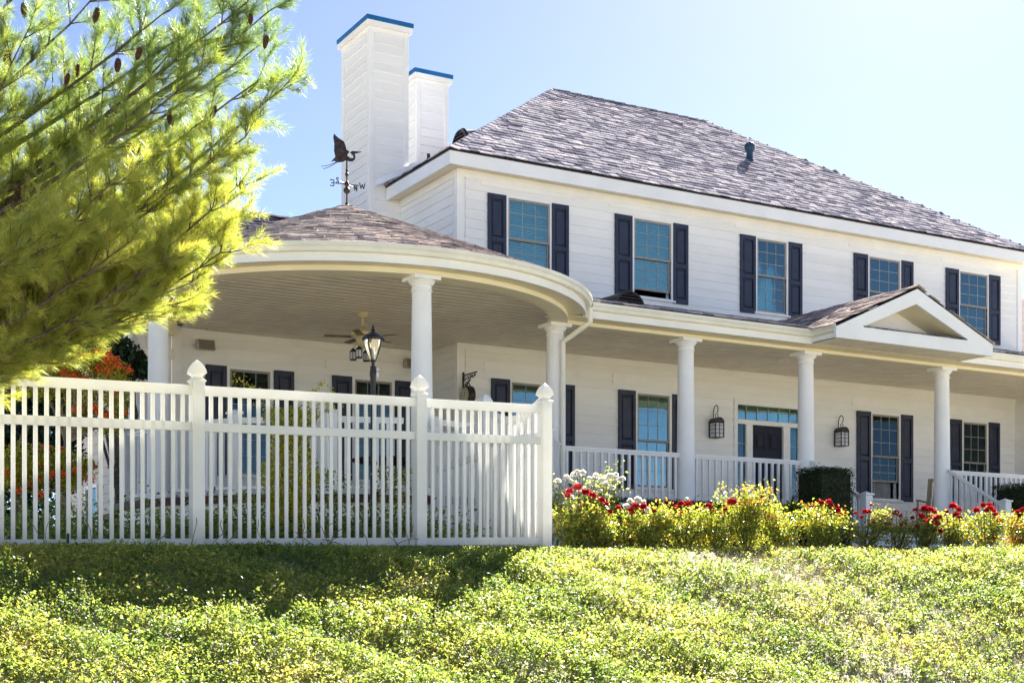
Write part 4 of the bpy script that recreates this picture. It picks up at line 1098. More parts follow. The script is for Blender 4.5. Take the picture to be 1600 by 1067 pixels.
# two lanterns beside the front door
def lantern(u, v, label):
    x = xu(u, YW); t = YW / (-.4979 * (u - 800) / 2204 + .8672)
    z = (935 - v) / 2204 * t
    l = empty('wall_lantern', (x, YW - .03, z)); tag(l, label, 'lantern', 'lanterns beside the front door')
    MB().box(-.085, .085, -.02, 0, -.19, .12).build('back_plate', 'metal_dark', l, bevel=.004)
    f = MB(); w, dp, h = .10, .22, .17
    for sx in (-1, 1):
        for yy in (-dp, -.025): f.box(sx * w - .008, sx * w + .008, yy - .008, yy + .008, -.19, h * .6)
    for zz in (-.19, h * .6 - .01):
        f.box(-w, w, -dp - .009, -.02, zz, zz + .012)
    for zz in (-.11, -.03, .045): f.box(-w, w, -dp - .006, -dp + .004, zz, zz + .008); f.box(w - .004, w + .006, -dp, -.03, zz, zz + .008); f.box(-w - .006, -w + .004, -dp, -.03, zz, zz + .008)
    f.box(-.004, .004, -dp - .007, -dp + .005, -.18, .09)
    f.build('cage', 'metal_dark', l)
    MB().box(-w + .008, w - .008, -dp + .006, -.03, -.178, .09).build('glass', 'frosted', l)
    rf = MB(); n = 10; A = []
    for yy in (-dp - .012, -.015):
        for k in range(n + 1):
            a = math.pi * k / n; A.append((-(w + .012) * math.cos(a), yy, .10 + .105 * math.sin(a)))
    m_ = n + 1
    rf.add(A, [(k, k + 1, m_ + k + 1, m_ + k) for k in range(n)] + [tuple(range(m_)), tuple(range(m_, 2 * m_))[::-1]])
    rf.build('hood', 'metal_dark', l)
    MB().tube([(0, -.02, .12), (0, -.03, .34), (0, -.06, .42), (0, -.11, .45), (0, -.16, .42), (0, -.17, .35), (0, -.14, .30)], .010, 6).tube([(0.035 * math.cos(a), -.125, .24 + .04 * math.sin(a)) for a in [k * .628 for k in range(11)]], .007, 5).build('scroll_hook', 'metal_dark', l)
lantern(1112, 670, 'dark metal wall lantern to the left of the front door'); lantern(1307, 684, 'dark metal wall lantern to the right of the front door')

# lamp post behind the fence
lp = CP(583, 855, 16.9); lz = float(ground_z(lp.x, lp.y))
lamp = empty('lamp_post', (lp.x, lp.y, lz)); tag(lamp, 'black lamp post with urn shaped glass lantern behind the fence', 'lamp post')
zz = lambda v: (935 - v) / 2204 * 16.9 - lz
MB().lathe([(.11, 0), (.11, .05), (.075, .10), (.07, .32), (.05, .36), (.055, .40), (.038, .45), (.036, zz(728)), (.05, zz(724)), (.036, zz(718)), (.030, zz(605)), (.034, zz(600))], n=16).build('pole', 'metal_dark', lamp, smooth=True)
MB().lathe([(.03, zz(607)), (.036, zz(590)), (.042, zz(588)), (.042, zz(581)), (.036, zz(579)), (.036, zz(573)), (.018, zz(571)), (.02, zz(567)), (.04, zz(563))], n=16).build('collar', 'metal_dark', lamp, smooth=True)
MB().tube([(camr * .042 + UP3 * zz(590)), (camr * .05 + UP3 * zz(582))], .02, 8).lathe(ball(zz(577), .022), tuple(camr * .055), 8).build('light_sensor', 'frosted', lamp)
gl_ = [(.035, zz(563)), (.055, zz(556)), (.085, zz(546)), (.105, zz(536)), (.108, zz(531))]
MB().lathe(gl_, n=24, cap=False).build('glass_bowl', 'lamp_glass', lamp, smooth=True)
cg = MB()
for k in range(4):
    t = R(35 + 90 * k); cg.tube([(r_ * 1.05 * math.cos(t), r_ * 1.05 * math.sin(t), z) for r_, z in gl_], .008, 5)
cg.build('frame', 'metal_dark', lamp)
MB().lathe([(.02, zz(560)), (.02, zz(548)), (.03, zz(545)), (.012, zz(541))], n=10).build('bulb', 'frosted', lamp, smooth=True)
MB().lathe([(.105, zz(532)), (.135, zz(531)), (.138, zz(529)), (.12, zz(526)), (.07, zz(522)), (.035, zz(519)), (.016, zz(517.5)), (.028, zz(515.5)), (.014, zz(513.5)), (.020, zz(511.8)), (.008, zz(509.8)), (.012, zz(509)), (.001, zz(507))], n=24).build('roof_cap', 'metal_dark', lamp, smooth=True)

# chairs and table on the porch
def chair(x, y, rz, mtl, label):
    c = empty('porch_chair', (x, y, ZF), rz); tag(c, label, 'chair')
    for sx in (-.24, .24):
        for yy in (-.22, .22):
            MB().box(sx - .02, sx + .02, yy - .02, yy + .02, 0, .42 if yy < 0 else .42).build('leg', mtl, c)
        MB().bar((sx, -.26, .62), (sx, .24, .60), .06, .025).build('armrest', mtl, c)
        MB().box(sx - .018, sx + .018, -.24, -.2, .42, .61).build('arm_post', mtl, c)
    MB().box(-.26, .26, -.26, .24, .40, .44).build('seat', mtl, c, bevel=.006)
    bk = MB().bar((-.24, .22, .40), (-.24, .34, 1.05), .04, .04).bar((.24, .22, .40), (.24, .34, 1.05), .04, .04).bar((-.26, .34, 1.05), (.26, .34, 1.05), .04, .07, up=(0, 0, 1)).build('backrest', mtl, c)
    for k in range(6):
        xx = -.19 + .076 * k; MB().bar((xx, .225, .44), (xx, .335, 1.03), .045, .012, up=(0, 1, 0)).build('slat', mtl, bk)
chair(21.50, 20.4, R(-70), 'wicker', 'tan slatted chair on the porch beside the column by the steps')
chair(7.35, 19.4, R(165), 'vinyl_rail', 'white slatted chair on the round porch behind the railing')
tb = empty('porch_table', (9.0, 19.4, ZF)); tag(tb, 'round dark wooden table on the round porch', 'table')
MB().lathe([(.55, .70), (.57, .72), (.57, .735), (.55, .745)], n=32).build('tabletop', 'deck_brown', tb, smooth=True)
for k in range(4):
    t = R(45 + 90 * k); MB().tube([(.12 * math.cos(t), .12 * math.sin(t), .70), (.1 * math.cos(t), .1 * math.sin(t), .35), (.38 * math.cos(t), .38 * math.sin(t), 0)], .022, 6).build('leg', 'deck_brown', tb)

# neighbour house at the far right
nb = empty('neighbour_house', (46, 38.5, .8)); tag(nb, 'brown shingled house seen past the right end of the white house', 'house')
MB().box(-6, 8, -6, 8, -.6, 5.2).build('wall', 'neighbour_wall', nb)
nr = MB().add([(-6.6, -6.6, 5.2), (8.6, -6.6, 5.2), (8.6, 8.6, 5.2), (-6.6, 8.6, 5.2), (-1, 1, 11.4), (3, 1, 11.4)], [(0, 1, 5, 4), (1, 2, 5), (2, 3, 4, 5), (3, 0, 4), (0, 3, 2, 1)]).build('roof', 'neighbour_roof', nb)

# ------------------------------------------------------------------ plants
def leaf_blob(name, material, root, n, centre, radii, size, shell=.45, up=.5, floor=None, bumps=5, seed=0, tint_bias=0.0, flat=False, kind='stuff'):
    """leaf-sized faces through the volume of an uneven crown made of several lobes"""
    rs = np.random.default_rng(seed)
    c = np.array(centre, float); rad = np.array(radii, float)
    lob = [(c + rs.uniform(-.45, .45, 3) * rad, rad * rs.uniform(.45, .75)) for _ in range(bumps)]
    k = rs.integers(0, bumps, n)
    lc = np.array([l[0] for l in lob])[k]; lr = np.array([l[1] for l in lob])[k]
    d = rs.normal(size=(n, 3)); d /= np.linalg.norm(d, axis=1, keepdims=True)
    rr = (rs.uniform(shell ** 3, 1, n) ** (1 / 3))[:, None] * rs.uniform(.9, 1.12, (n, 1))
    p = lc + d * lr * rr
    if floor is not None: p = p[p[:, 2] > floor]; d = d[:0] if False else None
    n = len(p)
    dd = p - c; nd = dd / (np.linalg.norm(dd, axis=1, keepdims=True) + 1e-6)
    z = nd * .6 + rs.normal(size=(n, 3)) * .55; z[:, 2] += up
    sc = size * rs.uniform(.6, 1.25, n)
    base = rs.uniform(0, 1, n) + tint_bias
    return cloud(name, material, LEAF_V, LEAF_F, p, frames(z), sc, base, root, kind)
def stems(root, base, tips, r=.012, name='stem', m='stem', wob=.08):
    for tp in tips:
        b = Vector(base); t = Vector(tp); mid = b.lerp(t, .5) + Vector((random.uniform(-wob, wob), random.uniform(-wob, wob), 0))
        MB().tube([b, b.lerp(mid, .6), mid, mid.lerp(t, .6) , t], [r, r * .9, r * .75, r * .5, r * .3], 5).build(name, m, root)
GZf = lambda x, y: float(ground_z(x, y))

# ---- the bank: dense creeping ground cover
def bank_points(n, s0, s1, q0, q1):
    s = RNG.uniform(s0, s1, n); q = RNG.uniform(q0, q1, n)
    qq = q - bend(s); x = CA[0] + CD[0] * s + CN[0] * qq; y = CA[1] + CD[1] * s + CN[1] * qq
    return x, y
def vis(x, y, z, m=150):
    f = FX * x + FY * y; r = FY * x - FX * y
    u = 800 + 2204 * r / f; v = 935 - 2204 * z / f
    return (u > -m * 3) & (u < 1600 + m * 3) & (v < 1067 + m * 2) & (f > 3)
def noise2(x, y, f, seed):
    rs = np.random.default_rng(seed); out = 0
    for k in range(6):
        a = rs.uniform(0, 2 * np.pi); ff = f * rs.uniform(.6, 1.8)
        out = out + np.sin((x * np.cos(a) + y * np.sin(a)) * ff + rs.uniform(0, 6.28))
    return out / 6
def patch_dry(x, y):     # the bank is thin and straw coloured right of the fence end
    s, q = sq(x, y)
    c = np.exp(-((s - 8.2) / 2.2) ** 2) * .78 + np.exp(-((s - 10.5) / 2.2) ** 2 - ((q + .4) / .7) ** 2) * .3
    return np.clip(c + .38 * noise2(x, y, 3.4, 3) + .2 * noise2(x, y, 9, 4), 0, 1)
nspr = 66000
x, y = bank_points(nspr * 3, -4.5, 27, -6.0, .05)
z = ground_z(x, y); ok = vis(x, y, z); x, y, z = x[ok], y[ok], z[ok]
d = patch_dry(x, y); keep = RNG.uniform(0, 1, len(x)) > d * .93
x, y, z, dd_ = x[keep][:nspr], y[keep][:nspr], z[keep][:nspr], d[keep][:nspr]
mound = .11 + .13 * (noise2(x, y, 4.2, 11) + .7 * noise2(x, y, 10, 12))
_, q_ = sq(x, y); mound = np.clip(mound * (1 - dd_ * .6) * np.clip(-q_ / 1.1, .05, 1), .004, .3)
# each sprig: a short stalk with leaves round it
per = 11; n = len(x)
sdir_ = rnd_dirs(n, 1.6)
base = np.stack([x, y, z + mound * RNG.uniform(.25, 1.0, n)], 1)
tt = np.tile(np.linspace(.1, 1, per), n); bi = np.repeat(np.arange(n), per)
leafp = base[bi] + sdir_[bi] * (tt * (.085 * np.clip(-q_ * 1.6, .15, 1))[bi])[:, None] + RNG.normal(size=(n * per, 3)) * (.017 * np.clip(-q_ * 1.8, .35, 1))[bi][:, None]
norm = rnd_dirs(n * per, .9) + sdir_[bi] * .3
cl_t = np.clip(.54 + .35 * noise2(x, y, 3.2, 21) + .2 * noise2(x, y, 9, 22) + RNG.normal(size=n) * .12, 0, 1)
tint = cl_t[bi] + RNG.normal(size=n * per) * .16
gc = cloud('ground_cover', 'ivy', LEAF_V, LEAF_F, leafp, frames(norm), .030 * np.where(RNG.uniform(0, 1, n * per) < .07, 1.6, 1.0) * RNG.uniform(.5, 1.35, n * per), tint, None, 'stuff')
tag(gc, 'low creeping green ground cover over the whole bank', 'ground cover')
# straw-coloured grass in the thin places
ng = 100000
x, y = bank_points(ng * 3, -4.5, 27, -6.0, .6); z = ground_z(x, y); ok = vis(x, y, z); x, y, z = x[ok], y[ok], z[ok]
d = patch_dry(x, y); keep = RNG.uniform(0, 1, len(x)) < np.clip(d * 1.3 + .06, 0, 1); x, y, z = x[keep][:ng], y[keep][:ng], z[keep][:ng]
BL_V = [(-.03, 0, 0), (.03, 0, 0), (.0, .25, 1)]; n = len(x)
dg = cloud('dry_grass', 'dry', BL_V, [(0, 1, 2)], np.stack([x, y, z], 1), frames(rnd_dirs(n, 1.1)), .085 * RNG.uniform(.5, 1.4, n), RNG.uniform(0, 1, n), None, 'stuff')
tag(dg, 'short straw coloured grass in the thin part of the bank', 'grass')
# loose tendrils against the fence foot
tn = MB()
for k in range(26):
    s = random.choice([random.gauss(2.9, .5), random.uniform(-.4, 4.4)]); x0, y0 = pt(s, -.09); z0 = GZf(x0, y0) + .04
    p = [Vector((x0, y0, z0))]; dv = Vector((random.uniform(-1, 1), -.1, random.uniform(.5, 1.6))).normalized()
    for j in range(6): dv = (dv + Vector((random.uniform(-.5, .5), random.uniform(-.2, .15), random.uniform(-.3, .25)))).normalized(); p.append(p[-1] + dv * random.uniform(.03, .06))
    tn.tube(p, [.004] * len(p), 4)
to = tn.build('tendrils', 'bark_pale'); tag(to, 'thin bare tendrils creeping up the foot of the fence', 'tendrils'); to['kind'] = 'stuff'

# ---- yard behind the fence: low mixed planting and ground leaves
def strip_leaves(n, s0, s1, q0, q1, h, size, matn, name, label, cat, tb=.4):
    s = RNG.uniform(s0, s1, n); q = RNG.uniform(q0, q1, n); qq = q - bend(s); x = CA[0] + CD[0] * s + CN[0] * qq; y = CA[1] + CD[1] * s + CN[1] * qq
    z = ground_z(x, y) + np.abs(RNG.normal(size=n)) * h * (.5 + .5 * (noise2(x, y, 5, 31) + .6))
    o = cloud(name, matn, LEAF_V, LEAF_F, np.stack([x, y, z], 1), frames(rnd_dirs(n, .8)), size * RNG.uniform(.6, 1.3, n), tb + RNG.normal(size=n) * .25, None, 'stuff')
    tag(o, label, cat); return o
strip_leaves(52000, -5.5, 5.8, .45, 2.6, .26, .055, 'ivy', 'yard_planting', 'low green bedding plants in the yard behind the fence', 'plants', .35)
strip_leaves(22000, 6.3, 27, .5, 3.2, .05, .05, 'ivy', 'bed_planting', 'low greenery under the rose bushes before the porch', 'plants', .4)

def rose_flower(root, c, r, m='red_petal', name='rose_bloom', seed=0):
    rs = np.random.default_rng(seed); n = 26
    t = rs.uniform(0, 2 * np.pi, n); el = rs.uniform(.1, 1.3, n)
    d = np.stack([np.cos(t) * np.cos(el), np.sin(t) * np.cos(el), np.sin(el) * .8], 1)
    p = d * (r * rs.uniform(.35, .75, n))[:, None] + np.array(c)
    z = d + rs.normal(size=(n, 3)) * .25
    PV = [(-.5, -.35, .06), (.5, -.35, .06), (.42, .4, .04), (-.42, .4, .04), (0, 0, -.10)]
    return cloud(name, m, PV, [(0, 1, 4), (1, 2, 4), (2, 3, 4), (3, 0, 4)], p, frames(z), r * rs.uniform(.8, 1.2, n), rs.uniform(0, 1, n), root)
def tq(u, q):      # depth at which a sight line crosses the line q metres behind the crest
    t = 12.0
    while t < 40:
        c = CP(u, 900, t)
        if sq(c.x, c.y)[1] >= q: return t
        t += .02
    return t
def rose_bush(u, t, w, vtop, blooms, label, seed, n=3600, m='rose_leaf', fl='red_petal', tb=0., leafs=.045, group='rose bushes in the bed before the porch'):
    t = tq(u, .42 if fl == 'red_petal' else 1.2) if seed != 17 else t
    p = CP(u, 860, t); gz = GZf(p.x, p.y); h = (935 - vtop) / 2204 * t - gz; h *= .97; leafs *= .95; n = int(n * (.62 if 9 <= seed <= 12 else .78 + .2 * math.sin(seed * 2.3))); w *= 1.05
    b = empty('rose_bush', (p.x, p.y, gz)); tag(b, label, 'rose bush', group)
    rs = np.random.default_rng(seed); random.seed(seed)
    nst = 9; tips = []
    for k in range(nst):
        a = rs.uniform(0, 2 * math.pi); rr = w * rs.uniform(.2, .95)
        tips.append((rr * math.cos(a), rr * math.sin(a) * .6, h * rs.uniform(.62, .95)))
    stems(b, (0, 0, -.05), tips, .011)
    # leaves gather round the stems
    T = np.array(tips); k = rs.integers(0, nst, n); f = rs.uniform(.12, 1.08, n) ** .8
    c = T[k] * f[:, None]; c[:, :2] += rs.normal(size=(n, 2)) * w * .20 * (1.1 - .4 * f[:, None]); c[:, 2] += rs.normal(size=n) * h * .10
    c = c[c[:, 2] > .02]; nn = len(c)
    cl2 = np.round(c / .09); key = (np.abs(cl2[:, 0] * 73856093 + cl2[:, 1] * 19349663 + cl2[:, 2] * 83492791) % 97) / 97
    cloud('foliage', m, LEAF_V, LEAF_F, c, frames(rnd_dirs(nn, .4)), leafs * rs.uniform(.55, 1.25, nn), tb + .15 + .5 * key + .35 * rs.uniform(0, 1, nn) + .12 * (c[:, 2] / h), b, 'stuff')
    for i, (bu, bv, br) in enumerate(blooms):
        tb_ = t - (.1 if fl == 'red_petal' else .25) + random.uniform(-.15, .1); br = br * (1 if fl == 'red_petal' else 1.35); q = CP(bu, bv, tb_) - Vector(b.location)
        rose_flower(b, tuple(q), br * tb_ / 2204, fl, seed=seed * 50 + i)
        s0 = Vector((q.x * .7, q.y * .7, max(.1, q.z - .28)))
        MB().tube([s0, s0.lerp(q, .5) + Vector((random.uniform(-.02, .02), 0, 0)), q], .004, 4).build('flower_stem', 'stem', b)
    return b
B = rose_bush
B(905, 18.3, .42, 778, [(890, 768, 7), (903, 762, 8), (915, 770, 8), (926, 775, 8), (940, 782, 6), (887, 775, 6)], 'rose bush with a cluster of red blooms nearest the fence end', 1, 4200)
B(958, 18.9, .42, 800, [(948, 788, 5), (966, 794, 5), (953, 800, 5)], 'low leafy rose bush right of the red cluster nearest the fence', 2, 3600)
B(1012, 19.4, .42, 795, [(992, 791, 7), (1005, 792, 7), (988, 801, 6), (985, 797, 5), (1023, 799, 5), (1066, 788 + 8, 1)], 'rose bush with red blooms under the first porch rail', 3, 3600)
B(1072, 19.7, .45, 790, [(1056, 794, 6), (1064, 787, 6), (1076, 788, 6), (1065, 801, 4)], 'rose bush with red blooms below the second right column', 4, 4000)
B(1122, 20.0, .42, 788, [(1108, 792, 7), (1113, 796, 5), (1144, 785, 8), (1133, 796, 5)], 'rose bush with red blooms in front of the second porch rail', 5, 3800)
B(1166, 20.2, .40, 756, [(1191, 776, 4)], 'tallest rose bush, in front of the front door', 6, 4200)
B(1222, 20.4, .44, 784, [(1198, 807, 3)], 'leafy rose bush without blooms left of the tall clipped box', 7, 3800)
B(1290, 20.8, .45, 788, [(1283, 786, 6), (1294, 784, 6), (1299, 789, 5), (1310, 798, 6), (1322, 801, 4)], 'rose bush with red blooms in front of the tall clipped box', 8, 4000)
B(1352, 21.2, .40, 795, [(1337, 802, 4), (1352, 800, 6), (1346, 808, 4), (1361, 789, 3), (1366, 816, 3), (1358, 800, 5)], 'rose bush with red blooms in front of the left newel of the steps', 9, 2500)
B(1402, 21.4, .36, 805, [(1382, 819, 5), (1400, 802, 6), (1390, 820, 4), (1412, 820, 6), (1407, 806, 4)], 'sparse rose bush with red blooms before the middle of the steps', 10, 1300)
B(1446, 21.6, .42, 800, [(1430, 797, 5), (1426, 809, 4), (1445, 795, 7), (1453, 797, 7), (1460, 800, 5), (1440, 808, 7), (1448, 815, 7), (1458, 812, 7), (1466, 818, 6), (1458, 828, 6), (1433, 823, 5), (1470, 830, 5), (1467, 809, 6)], 'rose bush with the most red blooms, in front of the column beside the steps', 11, 2600)
B(1492, 21.8, .42, 800, [(1478, 800, 5), (1489, 791, 7), (1498, 797, 6), (1494, 805, 6), (1500, 808, 5), (1481, 815, 4)], 'rose bush with red blooms before the stair railing', 12, 2900)
B(1540, 22.0, .42, 796, [(1526, 798, 7), (1536, 790, 6), (1545, 790, 6), (1552, 798, 6), (1548, 794, 6), (1555, 804, 5), (1561, 813, 5), (1541, 798, 5), (1553, 841, 3), (1543, 840, 3)], 'rose bush with red blooms in front of the right newel of the steps', 13, 3200)
B(1592, 22.2, .40, 800, [(1590, 800, 5), (1598, 797, 5)], 'rose bush with orange tinted leaves at the right edge', 14, 3400, tb=.2)
B(912, 20.6, .55, 738, [(885, 747, 5), (897, 743, 5), (910, 740, 5), (897, 755, 4), (925, 757, 5), (940, 751, 5), (953, 745, 6), (948, 760, 4), (968, 750, 4), (872, 752, 4), (918, 764, 5), (930, 772, 5), (938, 768, 4), (917, 778, 5), (905, 770, 4), (973, 748, 4), (876, 770, 5), (883, 786, 5), (890, 752, 5), (902, 738, 4), (931, 744, 5), (946, 756, 4), (957, 762, 4), (962, 742, 4), (921, 748, 4), (936, 781, 5), (949, 776, 4), (869, 760, 4), (893, 778, 4)], 'tall shrub of white roses beside the corner column of the porch', 15, 5200, m='ivy', fl='white_petal', leafs=.05, group='white rose shrubs')
B(985, 19.9, .40, 785, [(972, 790, 5), (980, 792, 5), (985, 784, 5), (997, 783, 6), (1004, 786, 5), (1012, 797, 5), (1030, 808, 5), (1033, 821, 5), (1024, 813, 4)], 'low shrub of white roses behind the red ones', 16, 3000, m='ivy', fl='white_petal', leafs=.05, group='white rose shrubs')
B(300, 16.3, .5, 790, [(285, 800, 4), (262, 808, 4), (210, 815, 4), (232, 800, 4)], 'small white rose bush behind the left fence panel', 17, 2200, m='ivy', fl='white_petal', leafs=.05, group='white rose shrubs')

# ---- clipped box and low hedge
def hedge(name, x0, x1, y0, y1, z1, n, label, seed):
    rs = np.random.default_rng(seed); cx, cy = (x0 + x1) / 2, (y0 + y1) / 2; z0 = GZf(cx, cy)
    h = empty(name, (cx, cy, z0)); tag(h, label, 'hedge')
    dim = np.array([x1 - x0, y1 - y0, z1 - z0])
    p = rs.uniform(-.5, .5, (n, 3)); ax = rs.choice([0, 1, 2, 2, 0, 1], n); sg = rs.choice([-.5, .5], n)
    sg = np.where(ax == 2, .5, sg); p[np.arange(n), ax] = sg * rs.uniform(.86, 1.03, n)
    p = p * dim; p[:, 2] += dim[2] / 2; p += rs.normal(size=(n, 3)) * .012
    stray = rs.uniform(0, 1, n) < .01; p[stray] += np.array([0, 0, 1]) * rs.uniform(0, .07, (stray.sum(), 1))
    cloud('foliage', 'box_leaf', LEAF_V, LEAF_F, p, frames(rnd_dirs(n, .3)), .034 * rs.uniform(.6, 1.3, n), rs.uniform(0, 1, n) ** 1.4, h, 'stuff')
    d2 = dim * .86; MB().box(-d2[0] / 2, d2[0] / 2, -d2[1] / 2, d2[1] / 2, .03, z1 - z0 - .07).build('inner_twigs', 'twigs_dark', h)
    MB().tube([(0, 0, -.05), (0, 0, .4)], .03, 6).build('trunk', 'bark', h)
hedge('box_hedge', 15.75, 16.48, 17.35, 18.0, 2.13, 9000, 'tall square clipped box bush left of the front steps', 41)
hedge('box_hedge', 20.35, 22.0, 17.2, 17.95, 2.05, 9500, 'square clipped box bush right of the front steps', 42)
hedge('low_hedge', 11.9, 15.6, 17.9, 18.45, 1.54, 15000, 'long low clipped hedge along the foot of the porch', 43)
# broad leaved plant between hedge and box
bl = empty('broadleaf_plant', tuple(CP(1238, 800, 22.2).xy) + (.6,)); tag(bl, 'small plant with broad light green leaves left of the clipped box', 'plant')
n = 40; dv = rnd_dirs(n, .9)
cloud('leaf', 'vine_leaf', [(0, 0, 0), (.25, .4, .05), (0, 1, -.1), (-.25, .4, .05)], LEAF_F, np.array([[0, 0, .78]]) + dv * .05, frames(rnd_dirs(n, .2)), RNG.uniform(.13, .22, n), RNG.uniform(0, .5, n), bl, 'stuff')
MB().tube([(0, 0, -.1), (.02, 0, .8)], .012, 5).build('stem', 'stem', bl)

# ---- bright vine bush behind the middle fence panel
vb0 = CP(453, 858, 15.9); gz = GZf(vb0.x, vb0.y)
vb = empty('vine_bush', (vb0.x, vb0.y, gz)); tag(vb, 'tall yellow green leafy vine bush behind the middle fence panel', 'bush')
n = 8500; rs = np.random.default_rng(5)
zz_ = rs.uniform(.02, 1.62, n); rad = .30 * (1 - .25 * np.abs(zz_ / 1.62 - .5)) * np.sqrt(rs.uniform(.05, 1, n)) * (1 + .18 * np.sin(zz_ * 9)); t = rs.uniform(0, 2 * np.pi, n)
cloud('foliage', 'backlit_leaf', LEAF_V, LEAF_F, np.stack([rad * np.cos(t), rad * np.sin(t), zz_], 1), frames(rnd_dirs(n, .3)), .042 * rs.uniform(.6, 1.3, n), rs.uniform(.1, .9, n), vb, 'stuff')
stems(vb, (0, 0, -.05), [(.1, 0, 1.5), (-.1, .05, 1.5), (0, -.1, 1.55)], .014, wob=.12)
sp_t = []
for k in range(9):
    a = random.uniform(0, 6.28); tip = Vector((.62 * math.cos(a), .4 * math.sin(a), random.uniform(1.65, 1.9))); sp_t.append(tip)
stems(vb, (0, 0, 1.3), sp_t, .006, 'tendril', wob=.15)
pp_ = np.concatenate([np.array([list(Vector((0, 0, 1.3)).lerp(tp, f)) for f in rs.uniform(.3, 1.05, 40)]) for tp in sp_t]) + rs.normal(size=(360, 3)) * .035
cloud('tip_leaves', 'backlit_leaf', LEAF_V, LEAF_F, pp_, frames(rnd_dirs(360, .3)), .045 * rs.uniform(.6, 1.3, 360), rs.uniform(.3, 1, 360), vb, 'stuff')

# climbers in front of the round deck
for i, (u, t, vt, lab) in enumerate(((520, 16.7, 735, 'thin leafy climber left of the lamp post'), (622, 16.9, 730, 'thin leafy climber right of the lamp post'), (395, 16.6, 770, 'low leafy climber before the round deck'), (560, 17.3, 790, 'bushy plant at the foot of the round deck'))):
    p = CP(u, 850, t); gz = GZf(p.x, p.y); h = (935 - vt) / 2204 * t - gz
    c = empty('climber', (p.x, p.y, gz)); tag(c, lab, 'plant', 'plants before the round deck')
    n = 700; rs = np.random.default_rng(60 + i); z_ = rs.uniform(0, 1, n) ** .8 * h
    pos = np.stack([rs.normal(size=n) * .14 + .05 * np.sin(z_ * 5), rs.normal(size=n) * .12, z_], 1)
    cloud('foliage', 'ivy', LEAF_V, LEAF_F, pos, frames(rnd_dirs(n, .4)), .05 * rs.uniform(.6, 1.3, n), rs.uniform(.2, .9, n), c, 'stuff')
    stems(c, (0, 0, -.04), [(.1, 0, h * .9), (-.12, 0, h * .8), (0, .1, h)], .007)

# ---- berry tree and dark trees behind the left fence panel
def tree_limbs(root, base, tips, r, m, name='branch'):
    for tp in tips:
        b = Vector(base); t = Vector(tp); L = (t - b).length; mid = b.lerp(t, .5) + Vector((random.uniform(-.1, .1) * L, random.uniform(-.1, .1) * L, .06 * L))
        MB().tube([b, b.lerp(mid, .5), mid, mid.lerp(t, .5), t], [r, r * .85, r * .6, r * .4, r * .18], 6).build(name, m, root)
bt0 = CP(100, 858, 16.2); gz = GZf(bt0.x, bt0.y)
bt = empty('berry_tree', (bt0.x, bt0.y, gz)); tag(bt, 'small tree heavy with clusters of orange red berries behind the left fence panel', 'tree')
up_r = camr
MB().tube([(-.05, 0, -.05), (-.02, .02, .6), (.03, 0, 1.1), (.05, .02, 1.75)], [.055, .048, .042, .03], 8).build('trunk', 'bark_pale', bt)
MB().tube([(-.45, .3, -.05), (-.42, .28, .5), (-.5, .2, 1.0), (-.35, .2, 1.6)], [.07, .06, .05, .035], 8).build('trunk', 'bark', bt)
cr = []
CL = []     # crown lobes in camera-aligned offsets: (right, forward, up, radius)
for (u, v, t, r_) in ((75, 575, 16.1, .16), (110, 568, 16.2, .2), (150, 572, 16.2, .2), (180, 585, 16.1, .17), (100, 600, 16.3, .25), (150, 610, 16.3, .24), (185, 620, 16.2, .17), (60, 600, 16.3, .2), (130, 650, 16.3, .22), (175, 660, 16.2, .17),
                      (30, 718, 16.0, .2), (65, 722, 16.1, .2), (100, 725, 16.1, .17), (20, 745, 16.0, .18), (60, 750, 16.1, .17), (110, 750, 16.1, .14), (130, 730, 16.1, .13)):
    CL.append((CP(u, v, t) - Vector(bt.location), r_))
tree_limbs(bt, (.03, 0, 1.3), [tuple(c) for c, r_ in CL[:10]], .022, 'bark_pale')
tree_limbs(bt, (-.4, .2, .8), [tuple(c) for c, r_ in CL[10:]], .018, 'bark')
rs = np.random.default_rng(9); k = rs.integers(0, len(CL), 15000); C_ = np.array([list(c) for c, r_ in CL]); R_ = np.array([r_ for c, r_ in CL])
dv = rs.normal(size=(15000, 3)); dv /= np.linalg.norm(dv, axis=1, keepdims=True)
pos = C_[k] + dv * (R_[k] * rs.uniform(.3, 1.12, 15000))[:, None]
cloud('foliage', 'backlit_leaf', LEAF_V, LEAF_F, pos, frames(rnd_dirs(15000, .4)), .040 * rs.uniform(.6, 1.25, 15000), rs.uniform(0, .75, 15000), bt, 'stuff')
# berries in clusters, each cluster a part
OV = [(0, 0, -1), (.9, 0, 0), (0, .9, 0), (-.9, 0, 0), (0, -.9, 0), (0, 0, 1)]; OF = [(0, 2, 1), (0, 3, 2), (0, 4, 3), (0, 1, 4), (5, 1, 2), (5, 2, 3), (5, 3, 4), (5, 4, 1)]
for j in range(64):
    ci = rs.integers(0, 10) if j < 46 else rs.integers(10, len(CL)); c, r_ = CL[ci]
    dd2 = Vector(rs.normal(size=3)); dd2.normalize(); dd2.z = abs(dd2.z) * .7 + .1 if j < 46 else dd2.z; dd2 = dd2 - camf * .35; dd2.normalize()
    p = np.array(c + dd2 * r_ * 1.05); n = int(rs.integers(26, 60))
    cloud('berry_cluster', 'berry', OV, OF, p + rs.normal(size=(n, 3)) * np.array([.030, .030, .022]), frames(rnd_dirs(n)), .013 * rs.uniform(.8, 1.3, n), rs.uniform(0, 1, n), bt)
